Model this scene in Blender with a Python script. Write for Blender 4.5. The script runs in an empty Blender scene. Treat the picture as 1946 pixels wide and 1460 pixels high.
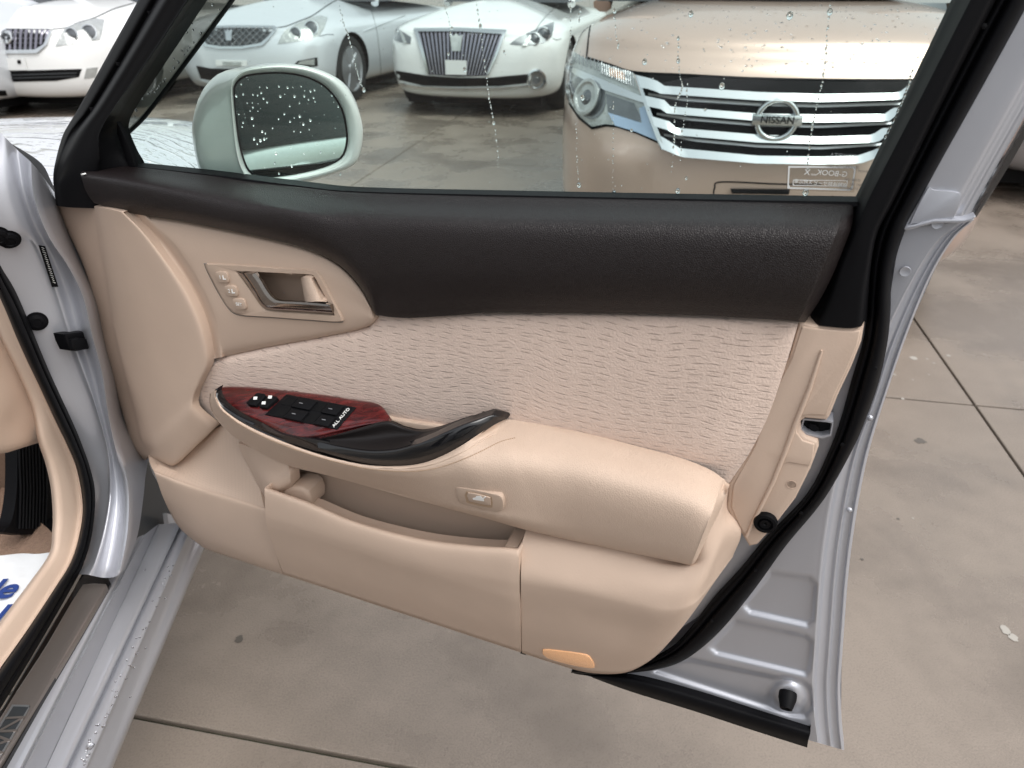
import bpy, bmesh, math, random
from mathutils import Vector, Matrix
from mathutils.bvhtree import BVHTree
from mathutils.geometry import delaunay_2d_cdt

# ------------------------------------------------------------------ camera, light
scene = bpy.context.scene
FPX, PITCH, HCAM = 1370.0, math.radians(29.5), 1.22      # focal length in photo pixels, downward tilt, eye height
CAM = Vector((0, 0, HCAM))
cam_data = bpy.data.cameras.new('camera'); cam = bpy.data.objects.new('camera', cam_data)
scene.collection.objects.link(cam); scene.camera = cam
cam.location = CAM; cam.rotation_euler = (math.pi/2 - PITCH, 0, 0)
cam_data.sensor_fit = 'HORIZONTAL'; cam_data.sensor_width = 36; cam_data.lens = 36*FPX/1946
cam_data.clip_start = .02; cam_data.clip_end = 500
cam_data.dof.use_dof = True; cam_data.dof.focus_distance = .86; cam_data.dof.aperture_fstop = 8.5

SUN_EL, SUN_AZ = math.radians(60), math.radians(130)     # azimuth clockwise from +Y: high on the right, a little ahead
world = bpy.data.worlds.new('World'); scene.world = world; world.use_nodes = True
wn, wl = world.node_tree.nodes, world.node_tree.links
sky = wn.new('ShaderNodeTexSky'); sky.sky_type = 'NISHITA'; sky.sun_disc = False
sky.sun_elevation = SUN_EL; sky.sun_rotation = SUN_AZ; sky.dust_density = 4; sky.air_density = 1.6
hsv = wn.new('ShaderNodeHueSaturation'); hsv.inputs['Saturation'].default_value = .22
wl.new(sky.outputs[0], hsv.inputs['Color']); wl.new(hsv.outputs[0], wn['Background'].inputs[0])
wn['Background'].inputs[1].default_value = .15
sd = bpy.data.lights.new('sun', 'SUN'); sd.energy = .8; sd.angle = math.radians(45); sd.color = (1, .97, .93)
sun = bpy.data.objects.new('sun', sd); scene.collection.objects.link(sun)
sun.rotation_euler = Vector((math.sin(SUN_AZ)*math.cos(SUN_EL), math.cos(SUN_AZ)*math.cos(SUN_EL), math.sin(SUN_EL))).to_track_quat('Z', 'Y').to_euler()
scene.view_settings.view_transform = 'Standard'; scene.view_settings.look = 'None'
scene.view_settings.exposure = 0.62; scene.view_settings.gamma = 1
scene.cycles.max_bounces = 10; scene.cycles.transparent_max_bounces = 16
random.seed(7)
rnd = random.random

# ------------------------------------------------------------------ materials
def mat(name, col, rough=.5, metal=0, coat=0, spec=.5, bump=None, vary=0, vscale=8, trans=0, ior=1.45, emis=None, sheen=0):
    """bump = list of (kind, scale, strength, distance)"""
    m = bpy.data.materials.new(name); m.use_nodes = True
    n, l = m.node_tree.nodes, m.node_tree.links
    b = n['Principled BSDF']
    b.inputs['Base Color'].default_value = (*col, 1); b.inputs['Roughness'].default_value = rough
    b.inputs['Metallic'].default_value = metal; b.inputs['Coat Weight'].default_value = coat
    b.inputs['Coat Roughness'].default_value = .06
    b.inputs['Specular IOR Level'].default_value = spec; b.inputs['IOR'].default_value = ior
    b.inputs['Transmission Weight'].default_value = trans
    if sheen: b.inputs['Sheen Weight'].default_value = sheen
    if emis: b.inputs['Emission Color'].default_value = (*emis[0], 1); b.inputs['Emission Strength'].default_value = emis[1]
    tc = n.new('ShaderNodeTexCoord')
    prev = None
    for kind, sc, st, dist in bump or []:
        if kind == 'noise':
            t = n.new('ShaderNodeTexNoise'); t.inputs['Scale'].default_value = sc; t.inputs['Detail'].default_value = 4; out = t.outputs[0]
        else:
            t = n.new('ShaderNodeTexVoronoi'); t.inputs['Scale'].default_value = sc
            if kind == 'leather': t.feature = 'DISTANCE_TO_EDGE'
            out = t.outputs['Distance']
        l.new(tc.outputs['Object'], t.inputs['Vector'])
        bp_ = n.new('ShaderNodeBump'); bp_.inputs['Strength'].default_value = st; bp_.inputs['Distance'].default_value = dist
        if kind == 'leather':
            mr = n.new('ShaderNodeMapRange'); mr.inputs['From Max'].default_value = .25; l.new(out, mr.inputs['Value']); out = mr.outputs[0]
        l.new(out, bp_.inputs['Height'])
        if prev: l.new(prev.outputs[0], bp_.inputs['Normal'])
        prev = bp_
    if prev: l.new(prev.outputs[0], b.inputs['Normal'])
    if vary:
        t = n.new('ShaderNodeTexNoise'); t.inputs['Scale'].default_value = vscale; t.inputs['Detail'].default_value = 6
        l.new(tc.outputs['Object'], t.inputs['Vector'])
        mr = n.new('ShaderNodeMapRange'); mr.inputs['To Min'].default_value = 1-vary; mr.inputs['To Max'].default_value = 1+vary
        l.new(t.outputs[0], mr.inputs['Value'])
        h = n.new('ShaderNodeHueSaturation'); h.inputs['Color'].default_value = (*col, 1)
        l.new(mr.outputs[0], h.inputs['Value']); l.new(h.outputs[0], b.inputs['Base Color'])
    return m

M = {}
M['beige'] = mat('beige_trim', (.56, .43, .342), .58, spec=.25, bump=[('noise', 380, .22, .0008), ('noise', 40, .10, .003)], vary=.10, vscale=9)
M['beige_dark'] = mat('beige_trim_plain', (.505, .387, .305), .55, spec=.3, bump=[('noise', 700, .2, .0004)], vary=.06)
M['leather'] = mat('beige_leather', (.57, .44, .35), .54, spec=.3, bump=[('leather', 420, .30, .0008), ('noise', 25, .14, .004)], vary=.08, vscale=9)
M['pad'] = mat('dark_brown_leather', (.011, .0075, .0076), .40, spec=.45, bump=[('leather', 560, .5, .0006), ('noise', 900, .2, .0004)], vary=.12)
M['black'] = mat('black_plastic', (.006, .006, .007), .5, spec=.13, bump=[('noise', 500, .1, .0004)])
M['rubber'] = mat('black_rubber', (.004, .004, .005), .55, spec=.13, bump=[('noise', 90, .12, .002)], vary=.2)
M['gloss'] = mat('gloss_black', (.006, .006, .007), .12, coat=.5)
M['silver'] = mat('silver_paint', (.43, .44, .475), .3, metal=.45, coat=.6, bump=[('noise', 18, .03, .004)])
M['silver_in'] = mat('silver_paint_inner', (.47, .48, .52), .34, metal=.5, coat=.2, bump=[('noise', 22, .06, .004)], vary=.03)
M['chrome'] = mat('chrome', (.66, .68, .69), .10, metal=1)
M['dchrome'] = mat('smoked_chrome', (.30, .27, .25), .12, metal=1)
M['white'] = mat('white_paint', (.80, .81, .80), .22, coat=.9, spec=.5)
M['pearl'] = mat('pearl_silver_paint', (.62, .65, .68), .28, metal=.25, coat=.9)
M['grey'] = mat('grey_paint', (.32, .33, .35), .28, metal=.35, coat=.9)
M['bronze'] = mat('bronze_paint', (.58, .43, .36), .28, metal=.45, coat=1)
M['dark'] = mat('dark_opening', (.005, .005, .0055), .6, spec=.15)
M['grille_dark'] = mat('grille_grey', (.05, .055, .06), .35, metal=.3)
M['lens'] = mat('lamp_lens', (.42, .44, .43), .12, metal=.3, coat=1, bump=[('noise', 22, .6, .02)], vary=.3, vscale=14)
M['lensdark'] = mat('lamp_lens_dark', (.16, .17, .18), .12, metal=.4, coat=1, vary=.5, vscale=20)
M['bulb'] = mat('lamp_projector', (.10, .11, .12), .05, metal=.3, coat=1)
M['amber'] = mat('amber_lens', (.62, .30, .15), .2, coat=1)
M['blue_led'] = mat('blue_lamp_strip', (.42, .55, .74), .2, coat=1)
M['tyre'] = mat('tyre_rubber', (.018, .018, .018), .8, bump=[('noise', 60, .4, .004)])
M['rim'] = mat('alloy_rim', (.50, .51, .53), .3, metal=.8)
M['tint'] = mat('dark_car_glass', (.012, .014, .016), .04, coat=1)
M['dim_glass'] = mat('shaded_car_glass', (.004, .005, .006), .4, spec=.04)
M['mirror'] = mat('mirror_silvering', (.80, .85, .84), .015, metal=1)
M['slat'] = mat('grey_chrome', (.30, .29, .34), .25, metal=.8)
M['plate'] = mat('plate_white', (.72, .73, .72), .4)
M['wtext'] = mat('white_print', (.85, .85, .83), .5)
M['gtext'] = mat('grey_print', (.22, .20, .18), .5)
M['navy'] = mat('navy_print', (.02, .05, .22), .6)
M['paper'] = mat('white_paper', (.78, .80, .82), .6, bump=[('noise', 9, .5, .02)])
M['carpet'] = mat('tan_carpet', (.33, .22, .16), .95, bump=[('noise', 420, 1, .004)], vary=.25, vscale=200)
M['moss'] = mat('joint_moss', (.045, .045, .028), .95, bump=[('noise', 120, .6, .01)], vary=.5, vscale=30)
M['lamp_glow'] = mat('courtesy_lamp_lens', (.75, .42, .22), .18, coat=.8, bump=[('voronoi', 700, .6, .001)], emis=((1, .50, .22), .12))
M['plaque'] = mat('scuff_plate_metal', (.30, .265, .245), .32, metal=.7, bump=[('noise', 300, .03, .0005)])
M['splash'] = mat('dried_splash', (.36, .335, .30), .7)
M['oil'] = mat('oil_stain', (.10, .088, .075), .4)
M['thread'] = mat('thread', (.40, .28, .19), .8)

def water_mat():
    m = bpy.data.materials.new('water'); m.use_nodes = True
    b = m.node_tree.nodes['Principled BSDF']
    b.inputs['Base Color'].default_value = (1, 1, 1, 1); b.inputs['Roughness'].default_value = .0
    b.inputs['Transmission Weight'].default_value = 1; b.inputs['IOR'].default_value = 1.33
    return m
M['water'] = water_mat()

def thin_glass(name, tint, ior=1.5, rough=0., haze=0.):
    m = bpy.data.materials.new(name); m.use_nodes = True
    n, l = m.node_tree.nodes, m.node_tree.links
    n.remove(n['Principled BSDF'])
    tr = n.new('ShaderNodeBsdfTransparent'); tr.inputs[0].default_value = (*tint, 1)
    gl = n.new('ShaderNodeBsdfGlossy'); gl.inputs['Roughness'].default_value = rough
    fr = n.new('ShaderNodeFresnel'); fr.inputs[0].default_value = ior
    mx = n.new('ShaderNodeMixShader')
    ge = n.new('ShaderNodeNewGeometry'); bf = n.new('ShaderNodeMath'); bf.operation = 'SUBTRACT'; bf.inputs[0].default_value = 1
    l.new(ge.outputs['Backfacing'], bf.inputs[1]); mu = n.new('ShaderNodeMath'); mu.operation = 'MULTIPLY'; l.new(fr.outputs[0], mu.inputs[0]); l.new(bf.outputs[0], mu.inputs[1])
    l.new(mu.outputs[0], mx.inputs[0]); l.new(tr.outputs[0], mx.inputs[1]); l.new(gl.outputs[0], mx.inputs[2])
    out = mx
    if haze:
        df = n.new('ShaderNodeBsdfDiffuse'); df.inputs[0].default_value = (.45, .42, .40, 1)
        m2 = n.new('ShaderNodeMixShader'); m2.inputs[0].default_value = haze
        l.new(mx.outputs[0], m2.inputs[1]); l.new(df.outputs[0], m2.inputs[2]); out = m2
    l.new(out.outputs[0], n['Material Output'].inputs[0])
    return m
M['glass'] = thin_glass('tinted_green_glass', (.895, .958, .940), 1.45)
M['visor'] = thin_glass('smoked_visor', (.52, .49, .47), 1.45, haze=.5)
M['film'] = thin_glass('clear_film', (.93, .92, .90), 1.3, haze=.06)

DOOR_ANG = math.radians(21.4)
def fabric_mat():
    m = mat('woven_fabric', (.56, .43, .335), .9, spec=.2, sheen=.3)
    n, l = m.node_tree.nodes, m.node_tree.links; b = n['Principled BSDF']
    tc = n.new('ShaderNodeTexCoord'); mp = n.new('ShaderNodeMapping'); mp.inputs['Rotation'].default_value = (0, 0, DOOR_ANG)
    l.new(tc.outputs['Object'], mp.inputs['Vector'])
    ns = n.new('ShaderNodeTexNoise'); ns.inputs['Scale'].default_value = 9; ns.inputs['Detail'].default_value = 1
    l.new(mp.outputs[0], ns.inputs['Vector'])
    wv = n.new('ShaderNodeVectorMath'); wv.operation = 'MULTIPLY_ADD'; wv.inputs[1].default_value = (0, 0, .035)
    l.new(ns.outputs['Color'], wv.inputs[0]); l.new(mp.outputs[0], wv.inputs[2])
    sc = n.new('ShaderNodeVectorMath'); sc.operation = 'MULTIPLY'; sc.inputs[1].default_value = (44, 0, 132)
    l.new(wv.outputs[0], sc.inputs[0])
    vo = n.new('ShaderNodeTexVoronoi'); vo.inputs['Scale'].default_value = 1; vo.inputs['Randomness'].default_value = .5
    l.new(sc.outputs[0], vo.inputs['Vector'])
    sub = n.new('ShaderNodeVectorMath'); sub.operation = 'SUBTRACT'; l.new(sc.outputs[0], sub.inputs[0]); l.new(vo.outputs['Position'], sub.inputs[1])
    el = n.new('ShaderNodeVectorMath'); el.operation = 'MULTIPLY'; el.inputs[1].default_value = (3.0, 0, 8.5); l.new(sub.outputs[0], el.inputs[0])
    ln = n.new('ShaderNodeVectorMath'); ln.operation = 'LENGTH'; l.new(el.outputs[0], ln.inputs[0])
    dash = n.new('ShaderNodeMapRange'); dash.inputs['From Min'].default_value = .55; dash.inputs['From Max'].default_value = 1.05
    l.new(ln.outputs['Value'], dash.inputs['Value'])
    fine = n.new('ShaderNodeTexNoise'); fine.inputs['Scale'].default_value = 430; fine.inputs['Detail'].default_value = 3; l.new(mp.outputs[0], fine.inputs['Vector'])
    # wavy crosswise ribs
    s2 = n.new('ShaderNodeVectorMath'); s2.operation = 'MULTIPLY'; s2.inputs[1].default_value = (40, 1, 260); l.new(wv.outputs[0], s2.inputs[0])
    rib = n.new('ShaderNodeTexNoise'); rib.inputs['Scale'].default_value = 1; rib.inputs['Detail'].default_value = 2; l.new(s2.outputs[0], rib.inputs['Vector'])
    a1 = n.new('ShaderNodeMath'); a1.operation = 'MULTIPLY_ADD'; a1.inputs[1].default_value = .9; l.new(rib.outputs[0], a1.inputs[0]); l.new(dash.outputs[0], a1.inputs[2])
    a2 = n.new('ShaderNodeMath'); a2.operation = 'MULTIPLY_ADD'; a2.inputs[1].default_value = 1.7; l.new(fine.outputs[0], a2.inputs[0]); l.new(a1.outputs[0], a2.inputs[2])
    bu = n.new('ShaderNodeBump'); bu.inputs['Strength'].default_value = .65; bu.inputs['Distance'].default_value = .0010
    l.new(a2.outputs[0], bu.inputs['Height']); l.new(bu.outputs[0], b.inputs['Normal'])
    cr = n.new('ShaderNodeMix'); cr.data_type = 'RGBA'; cr.inputs[6].default_value = (.55, .43, .365, 1); cr.inputs[7].default_value = (.68, .54, .46, 1)
    l.new(dash.outputs[0], cr.inputs[0]); l.new(cr.outputs[2], b.inputs['Base Color'])
    return m
M['fabric'] = fabric_mat()

def wood_mat():
    m = mat('red_wood_veneer', (.10, .012, .012), .25, coat=.6)
    n, l = m.node_tree.nodes, m.node_tree.links; b = n['Principled BSDF']
    tc = n.new('ShaderNodeTexCoord'); mp = n.new('ShaderNodeMapping'); mp.inputs['Rotation'].default_value = (0, 0, DOOR_ANG + .18); mp.inputs['Scale'].default_value = (1, 9, 9)
    l.new(tc.outputs['Object'], mp.inputs['Vector'])
    ns = n.new('ShaderNodeTexNoise'); ns.inputs['Scale'].default_value = 22; ns.inputs['Detail'].default_value = 6; ns.inputs['Distortion'].default_value = .6
    l.new(mp.outputs[0], ns.inputs['Vector'])
    cr = n.new('ShaderNodeValToRGB'); cr.color_ramp.elements[0].position = .32; cr.color_ramp.elements[0].color = (.034, .0035, .0045, 1)
    cr.color_ramp.elements[1].position = .72; cr.color_ramp.elements[1].color = (.125, .0125, .0125, 1)
    l.new(ns.outputs[0], cr.inputs[0]); l.new(cr.outputs[0], b.inputs['Base Color'])
    return m
M['wood'] = wood_mat()

def dots_mat():      # perforated speaker cover
    m = mat('perforated_trim', (.58, .42, .29), .55)
    n, l = m.node_tree.nodes, m.node_tree.links; b = n['Principled BSDF']
    tc = n.new('ShaderNodeTexCoord'); mp = n.new('ShaderNodeMapping'); mp.inputs['Rotation'].default_value = (0, 0, DOOR_ANG); mp.inputs['Scale'].default_value = (1, 0, 1)
    l.new(tc.outputs['Object'], mp.inputs['Vector'])
    vo = n.new('ShaderNodeTexVoronoi'); vo.inputs['Scale'].default_value = 420; vo.inputs['Randomness'].default_value = .0
    l.new(mp.outputs[0], vo.inputs['Vector'])
    mr = n.new('ShaderNodeMapRange'); mr.inputs['From Min'].default_value = .2; mr.inputs['From Max'].default_value = .4; l.new(vo.outputs['Distance'], mr.inputs['Value'])
    bu = n.new('ShaderNodeBump'); bu.inputs['Strength'].default_value = .2; bu.inputs['Distance'].default_value = .0006
    l.new(mr.outputs[0], bu.inputs['Height']); l.new(bu.outputs[0], b.inputs['Normal'])
    cr = n.new('ShaderNodeMix'); cr.data_type = 'RGBA'; cr.inputs[6].default_value = (.51, .392, .31, 1); cr.inputs[7].default_value = (.56, .43, .342, 1)
    l.new(mr.outputs[0], cr.inputs[0]); l.new(cr.outputs[2], b.inputs['Base Color'])
    return m
M['dots'] = dots_mat()

def concrete_mat():
    m = mat('damp_concrete', (.28, .245, .205), .55, spec=.5)
    n, l = m.node_tree.nodes, m.node_tree.links; b = n['Principled BSDF']
    tc = n.new('ShaderNodeTexCoord'); geo = n.new('ShaderNodeNewGeometry')
    big = n.new('ShaderNodeTexNoise'); big.inputs['Scale'].default_value = .8; big.inputs['Detail'].default_value = 5; l.new(geo.outputs['Position'], big.inputs['Vector'])
    mid = n.new('ShaderNodeTexNoise'); mid.inputs['Scale'].default_value = 14; mid.inputs['Detail'].default_value = 6; l.new(geo.outputs['Position'], mid.inputs['Vector'])
    fin = n.new('ShaderNodeTexNoise'); fin.inputs['Scale'].default_value = 260; fin.inputs['Detail'].default_value = 4; l.new(geo.outputs['Position'], fin.inputs['Vector'])
    a = n.new('ShaderNodeMath'); a.operation = 'MULTIPLY_ADD'; a.inputs[1].default_value = .22; l.new(mid.outputs[0], a.inputs[0]); l.new(big.outputs[0], a.inputs[2])
    a2 = n.new('ShaderNodeMath'); a2.operation = 'MULTIPLY_ADD'; a2.inputs[1].default_value = .75; l.new(fin.outputs[0], a2.inputs[0]); l.new(a.outputs[0], a2.inputs[2])
    cr = n.new('ShaderNodeValToRGB'); cr.color_ramp.elements[0].position = .45; cr.color_ramp.elements[0].color = (.118, .097, .080, 1)
    cr.color_ramp.elements[1].position = 1.0; cr.color_ramp.elements[1].color = (.222, .185, .153, 1)
    l.new(a2.outputs[0], cr.inputs[0])
    # dark specks and stains
    vo = n.new('ShaderNodeTexVoronoi'); vo.inputs['Scale'].default_value = 5; l.new(geo.outputs['Position'], vo.inputs['Vector'])
    st = n.new('ShaderNodeMapRange'); st.inputs['From Min'].default_value = .04; st.inputs['From Max'].default_value = .13; st.inputs['To Min'].default_value = .72; l.new(vo.outputs['Distance'], st.inputs['Value'])
    ml = n.new('ShaderNodeMix'); ml.data_type = 'RGBA'; ml.blend_type = 'MULTIPLY'; ml.inputs[0].default_value = .3
    dn = n.new('ShaderNodeTexNoise'); dn.inputs['Scale'].default_value = 1.7; dn.inputs['Detail'].default_value = 7; dn.inputs['Roughness'].default_value = .6; l.new(geo.outputs['Position'], dn.inputs['Vector'])
    dm = n.new('ShaderNodeMapRange'); dm.inputs['From Min'].default_value = .42; dm.inputs['From Max'].default_value = .60; l.new(dn.outputs[0], dm.inputs['Value'])
    wet = n.new('ShaderNodeMapRange'); wet.inputs['To Min'].default_value = 1.12; wet.inputs['To Max'].default_value = .80; l.new(dm.outputs[0], wet.inputs['Value'])
    wm = n.new('ShaderNodeHueSaturation'); l.new(cr.outputs[0], wm.inputs['Color']); l.new(wet.outputs[0], wm.inputs['Value'])
    l.new(wm.outputs[0], ml.inputs[6]); l.new(st.outputs[0], ml.inputs[7]); l.new(ml.outputs[2], b.inputs['Base Color'])
    rr = n.new('ShaderNodeMapRange'); rr.inputs['From Min'].default_value = .35; rr.inputs['From Max'].default_value = .65; rr.inputs['To Min'].default_value = .14; rr.inputs['To Max'].default_value = .40
    rr.inputs['From Min'].default_value = 1; rr.inputs['From Max'].default_value = 0; l.new(dm.outputs[0], rr.inputs['Value']); l.new(rr.outputs[0], b.inputs['Roughness'])
    bu = n.new('ShaderNodeBump'); bu.inputs['Strength'].default_value = .35; bu.inputs['Distance'].default_value = .003
    l.new(fin.outputs[0], bu.inputs['Height']); l.new(bu.outputs[0], b.inputs['Normal'])
    return m
M['concrete'] = concrete_mat()

# ------------------------------------------------------------------ geometry helpers
def ray(px, py):
    x, y = (px-973)/FPX, -(py-730)/FPX
    c, s = math.cos(PITCH), math.sin(PITCH)
    return Vector((x, c + y*s, -s + y*c))
def hit(px, py, O, N):
    r = ray(px, py); return CAM + r*((O-CAM).dot(N)/r.dot(N))
def at_z(px, py, z):
    return hit(px, py, Vector((0, 0, z)), Vector((0, 0, 1)))

UD = Vector((math.cos(DOOR_ANG), -math.sin(DOOR_ANG), 0))        # along the door, hinge to latch
WD = Vector((-math.sin(DOOR_ANG), -math.cos(DOOR_ANG), 0))       # out of the door, towards the cabin side
VD = Vector((0, 0, 1))
_r = ray(1604, 1426); OD = CAM + _r*(.58/_r.y)
def dp(px, py, w=0.): return hit(px, py, OD + WD*w, WD)

def cr1(p0, p1, p2, p3, t):
    return .5*((2*p1) + (p2-p0)*t + (2*p0-5*p1+4*p2-p3)*t*t + (3*p1-p0-3*p2+p3)*t**3)
def spline(pts, sub, closed=False):
    pts = [Vector(p) for p in pts]; n = len(pts); out = []
    if sub <= 1: return pts
    for i in range(n if closed else n-1):
        g = (lambda k: pts[k % n]) if closed else (lambda k: pts[max(0, min(n-1, k))] if 0 <= k < n else (2*pts[0]-pts[1] if k < 0 else 2*pts[-1]-pts[-2]))
        for s in range(sub): out.append(cr1(g(i-1), g(i), g(i+1), g(i+2), s/sub))
    if not closed: out.append(pts[-1])
    return out
def resample(pts, n):
    pts = [Vector(p) for p in pts]; L = [0]
    for a, b in zip(pts, pts[1:]): L.append(L[-1] + (b-a).length)
    out = []; j = 0
    for i in range(n):
        d = L[-1]*i/(n-1)
        while j < len(L)-2 and L[j+1] < d: j += 1
        t = (d-L[j])/max(1e-9, L[j+1]-L[j]); out.append(pts[j].lerp(pts[j+1], t))
    return out

def link(name, me, m, parent=None, smooth=True):
    o = bpy.data.objects.new(name, me); scene.collection.objects.link(o)
    if m is not None: me.materials.append(M[m] if isinstance(m, str) else m)
    if smooth:
        for p in me.polygons: p.use_smooth = True
    if parent is not None: adopt(o, parent)
    return o
ROOTLOC = {}
def adopt(o, parent):
    o.parent = parent
    mw = Matrix.Identity(4); q = parent
    chain = []
    while q is not None: chain.append(q); q = q.parent
    for q in reversed(chain): mw = mw @ q.matrix_parent_inverse @ Matrix.Translation(q.location)
    o.matrix_parent_inverse = mw.inverted()
def from_bm(name, bm, m, parent=None, smooth=True, sharp=None):
    bmesh.ops.recalc_face_normals(bm, faces=bm.faces)
    me = bpy.data.meshes.new(name); bm.to_mesh(me); bm.free()
    o = link(name, me, m, parent, smooth)
    if sharp is not None: me.set_sharp_from_angle(angle=math.radians(sharp))
    return o
def tag(o, label, cat, group=None, kind=None):
    o['label'] = label
    if cat: o['category'] = cat
    if group: o['group'] = group
    if kind: o['kind'] = kind
    return o
def thing(name, label, cat, loc, group=None):
    o = bpy.data.objects.new(name, None); scene.collection.objects.link(o); o.location = loc; o.empty_display_size = .2
    return tag(o, label, cat, group)

def loft(name, rows, m, parent=None, nu=4, nv=4, fn=dp, skirt=.01, sdir=None, hole=None, disp=None, sharp=50, closed=False):
    """rows of (px,py,w); equal row lengths; Catmull-Rom in both directions; the border is turned back by skirt metres"""
    R = [spline(r, nu, closed) for r in rows]
    cols = [spline([r[i] for r in R], nv) for i in range(len(R[0]))]
    bm = bmesh.new(); V = []
    for c in cols:
        row = []
        for p in c:
            q = p.copy()
            if disp: q.z += disp(p.x, p.y)
            v = bm.verts.new(fn(q.x, q.y, q.z)); row.append((v, p))
        V.append(row)
    n, k = len(V), len(V[0])
    for i in range(n if closed else n-1):
        for j in range(k-1):
            a, b, c, d = V[i][j], V[(i+1) % n][j], V[(i+1) % n][j+1], V[i][j+1]
            if hole:
                cx = sum(q[1].x for q in (a, b, c, d))/4; cy = sum(q[1].y for q in (a, b, c, d))/4
                if any(inside(cx, cy, h) for h in hole): continue
            try: bm.faces.new((a[0], b[0], c[0], d[0]))
            except ValueError: pass
    if skirt:
        sd_ = sdir if sdir is not None else -WD
        be = [e for e in bm.edges if e.is_boundary]
        r = bmesh.ops.extrude_edge_only(bm, edges=be)
        for v in [g for g in r['geom'] if isinstance(g, bmesh.types.BMVert)]: v.co += sd_*skirt
    bmesh.ops.remove_doubles(bm, verts=bm.verts, dist=1e-6)
    return from_bm(name, bm, m, parent, sharp=sharp)

def inside(x, y, poly):
    r = False; n = len(poly)
    for i in range(n):
        x1, y1 = poly[i][0], poly[i][1]; x2, y2 = poly[i-1][0], poly[i-1][1]
        if (y1 > y) != (y2 > y) and x < (x2-x1)*(y-y1)/(y2-y1)+x1: r = not r
    return r
def seg_dist(x, y, poly):
    best = 1e9
    for i in range(len(poly)):
        x1, y1 = poly[i-1][:2]; x2, y2 = poly[i][:2]; dx, dy = x2-x1, y2-y1
        t = max(0, min(1, ((x-x1)*dx+(y-y1)*dy)/max(1e-9, dx*dx+dy*dy)))
        best = min(best, math.hypot(x-x1-dx*t, y-y1-dy*t))
    return best

def slab(name, outline, w, thick, m, parent=None, bevel=.0015, sub=0, fn=dp, back=None, segs=2, sharp=40):
    """closed outline in photo pixels, standing at depth w, with real thickness and rounded front edges"""
    pts = [tuple(p[:2])+(0,) for p in outline]
    if sub: pts = [tuple(p) for p in spline(pts, sub, True)]
    bm = bmesh.new()
    vs = [bm.verts.new(fn(p[0], p[1], w)) for p in pts]
    f = bm.faces.new(vs); f.normal_update()
    bk = back if back is not None else -WD
    r = bmesh.ops.extrude_face_region(bm, geom=[f])
    nv_ = [g for g in r['geom'] if isinstance(g, bmesh.types.BMVert)]
    for v in nv_: v.co += bk*thick
    if bevel:
        ed = list(f.edges) if f.is_valid else [e for e in bm.edges if all(v in vs for v in e.verts)]
        bmesh.ops.bevel(bm, geom=ed, offset=bevel, segments=segs, profile=.5, affect='EDGES', clamp_overlap=True)
    return from_bm(name, bm, m, parent, sharp=sharp)

def ring(name, outer, inner, w, thick, m, parent=None, fn=dp, n=64, depth_in=None, bevel=.0015, back=None):
    o = resample([(*p, 0) for p in outer] + [(*outer[0], 0)], n+1)[:-1]
    i = resample([(*p, 0) for p in inner] + [(*inner[0], 0)], n+1)[:-1]
    # start both loops at the same bearing
    def roll(L):
        cx = sum(p.x for p in L)/len(L); cy = sum(p.y for p in L)/len(L)
        k = min(range(len(L)), key=lambda q: math.atan2(L[q].y-cy, L[q].x-cx)); return L[k:]+L[:k]
    o, i = roll(o), roll(i)
    bk = back if back is not None else -WD
    bm = bmesh.new()
    P = lambda L, d: [bm.verts.new(fn(p.x, p.y, w) + bk*d) for p in L]
    mid = lambda L, K, t: [a.lerp(b, t) for a, b in zip(L, K)]
    loops = [P(o, thick), P(o, bevel), P(mid(o, i, .08), 0), P(mid(o, i, .92), 0), P(i, bevel), P(i, depth_in if depth_in else thick)]
    for A, B in zip(loops, loops[1:]):
        for k in range(n): bm.faces.new((A[k], A[(k+1) % n], B[(k+1) % n], B[k]))
    return from_bm(name, bm, m, parent, sharp=45)

def tube(name, pts, rad, m, parent=None, seg=8, closed=False):
    bm = bmesh.new(); L = []
    n = len(pts)
    for i, p in enumerate(pts):
        t = (pts[min(i+1, n-1)] - pts[max(i-1, 0)]).normalized()
        a = t.orthogonal().normalized() if i == 0 else (a - t*a.dot(t)).normalized()
        b = t.cross(a); r = rad[i] if isinstance(rad, (list, tuple)) else rad
        L.append([bm.verts.new(p + (a*math.cos(2*math.pi*k/seg) + b*math.sin(2*math.pi*k/seg))*r) for k in range(seg)])
    for A, B in zip(L, L[1:]):
        for k in range(seg): bm.faces.new((A[k], A[(k+1) % seg], B[(k+1) % seg], B[k]))
    bm.faces.new(L[0]); bm.faces.new(L[-1])
    return from_bm(name, bm, m, parent, sharp=60)

def lathe(name, O, N, prof, m, parent=None, seg=24, up=None, sx=1.):
    """prof: (radius, height along N)"""
    N = N.normalized(); a = (up - N*up.dot(N)).normalized() if up else N.orthogonal().normalized(); b = N.cross(a)
    bm = bmesh.new(); L = []
    for r, h in prof:
        L.append([bm.verts.new(O + N*h + (a*math.cos(2*math.pi*k/seg) + b*math.sin(2*math.pi*k/seg)*sx)*max(r, 1e-5)) for k in range(seg)])
    for A, B in zip(L, L[1:]):
        for k in range(seg): bm.faces.new((A[k], A[(k+1) % seg], B[(k+1) % seg], B[k]))
    bm.faces.new(L[0]); bm.faces.new(L[-1])
    return from_bm(name, bm, m, parent, sharp=40)

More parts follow.
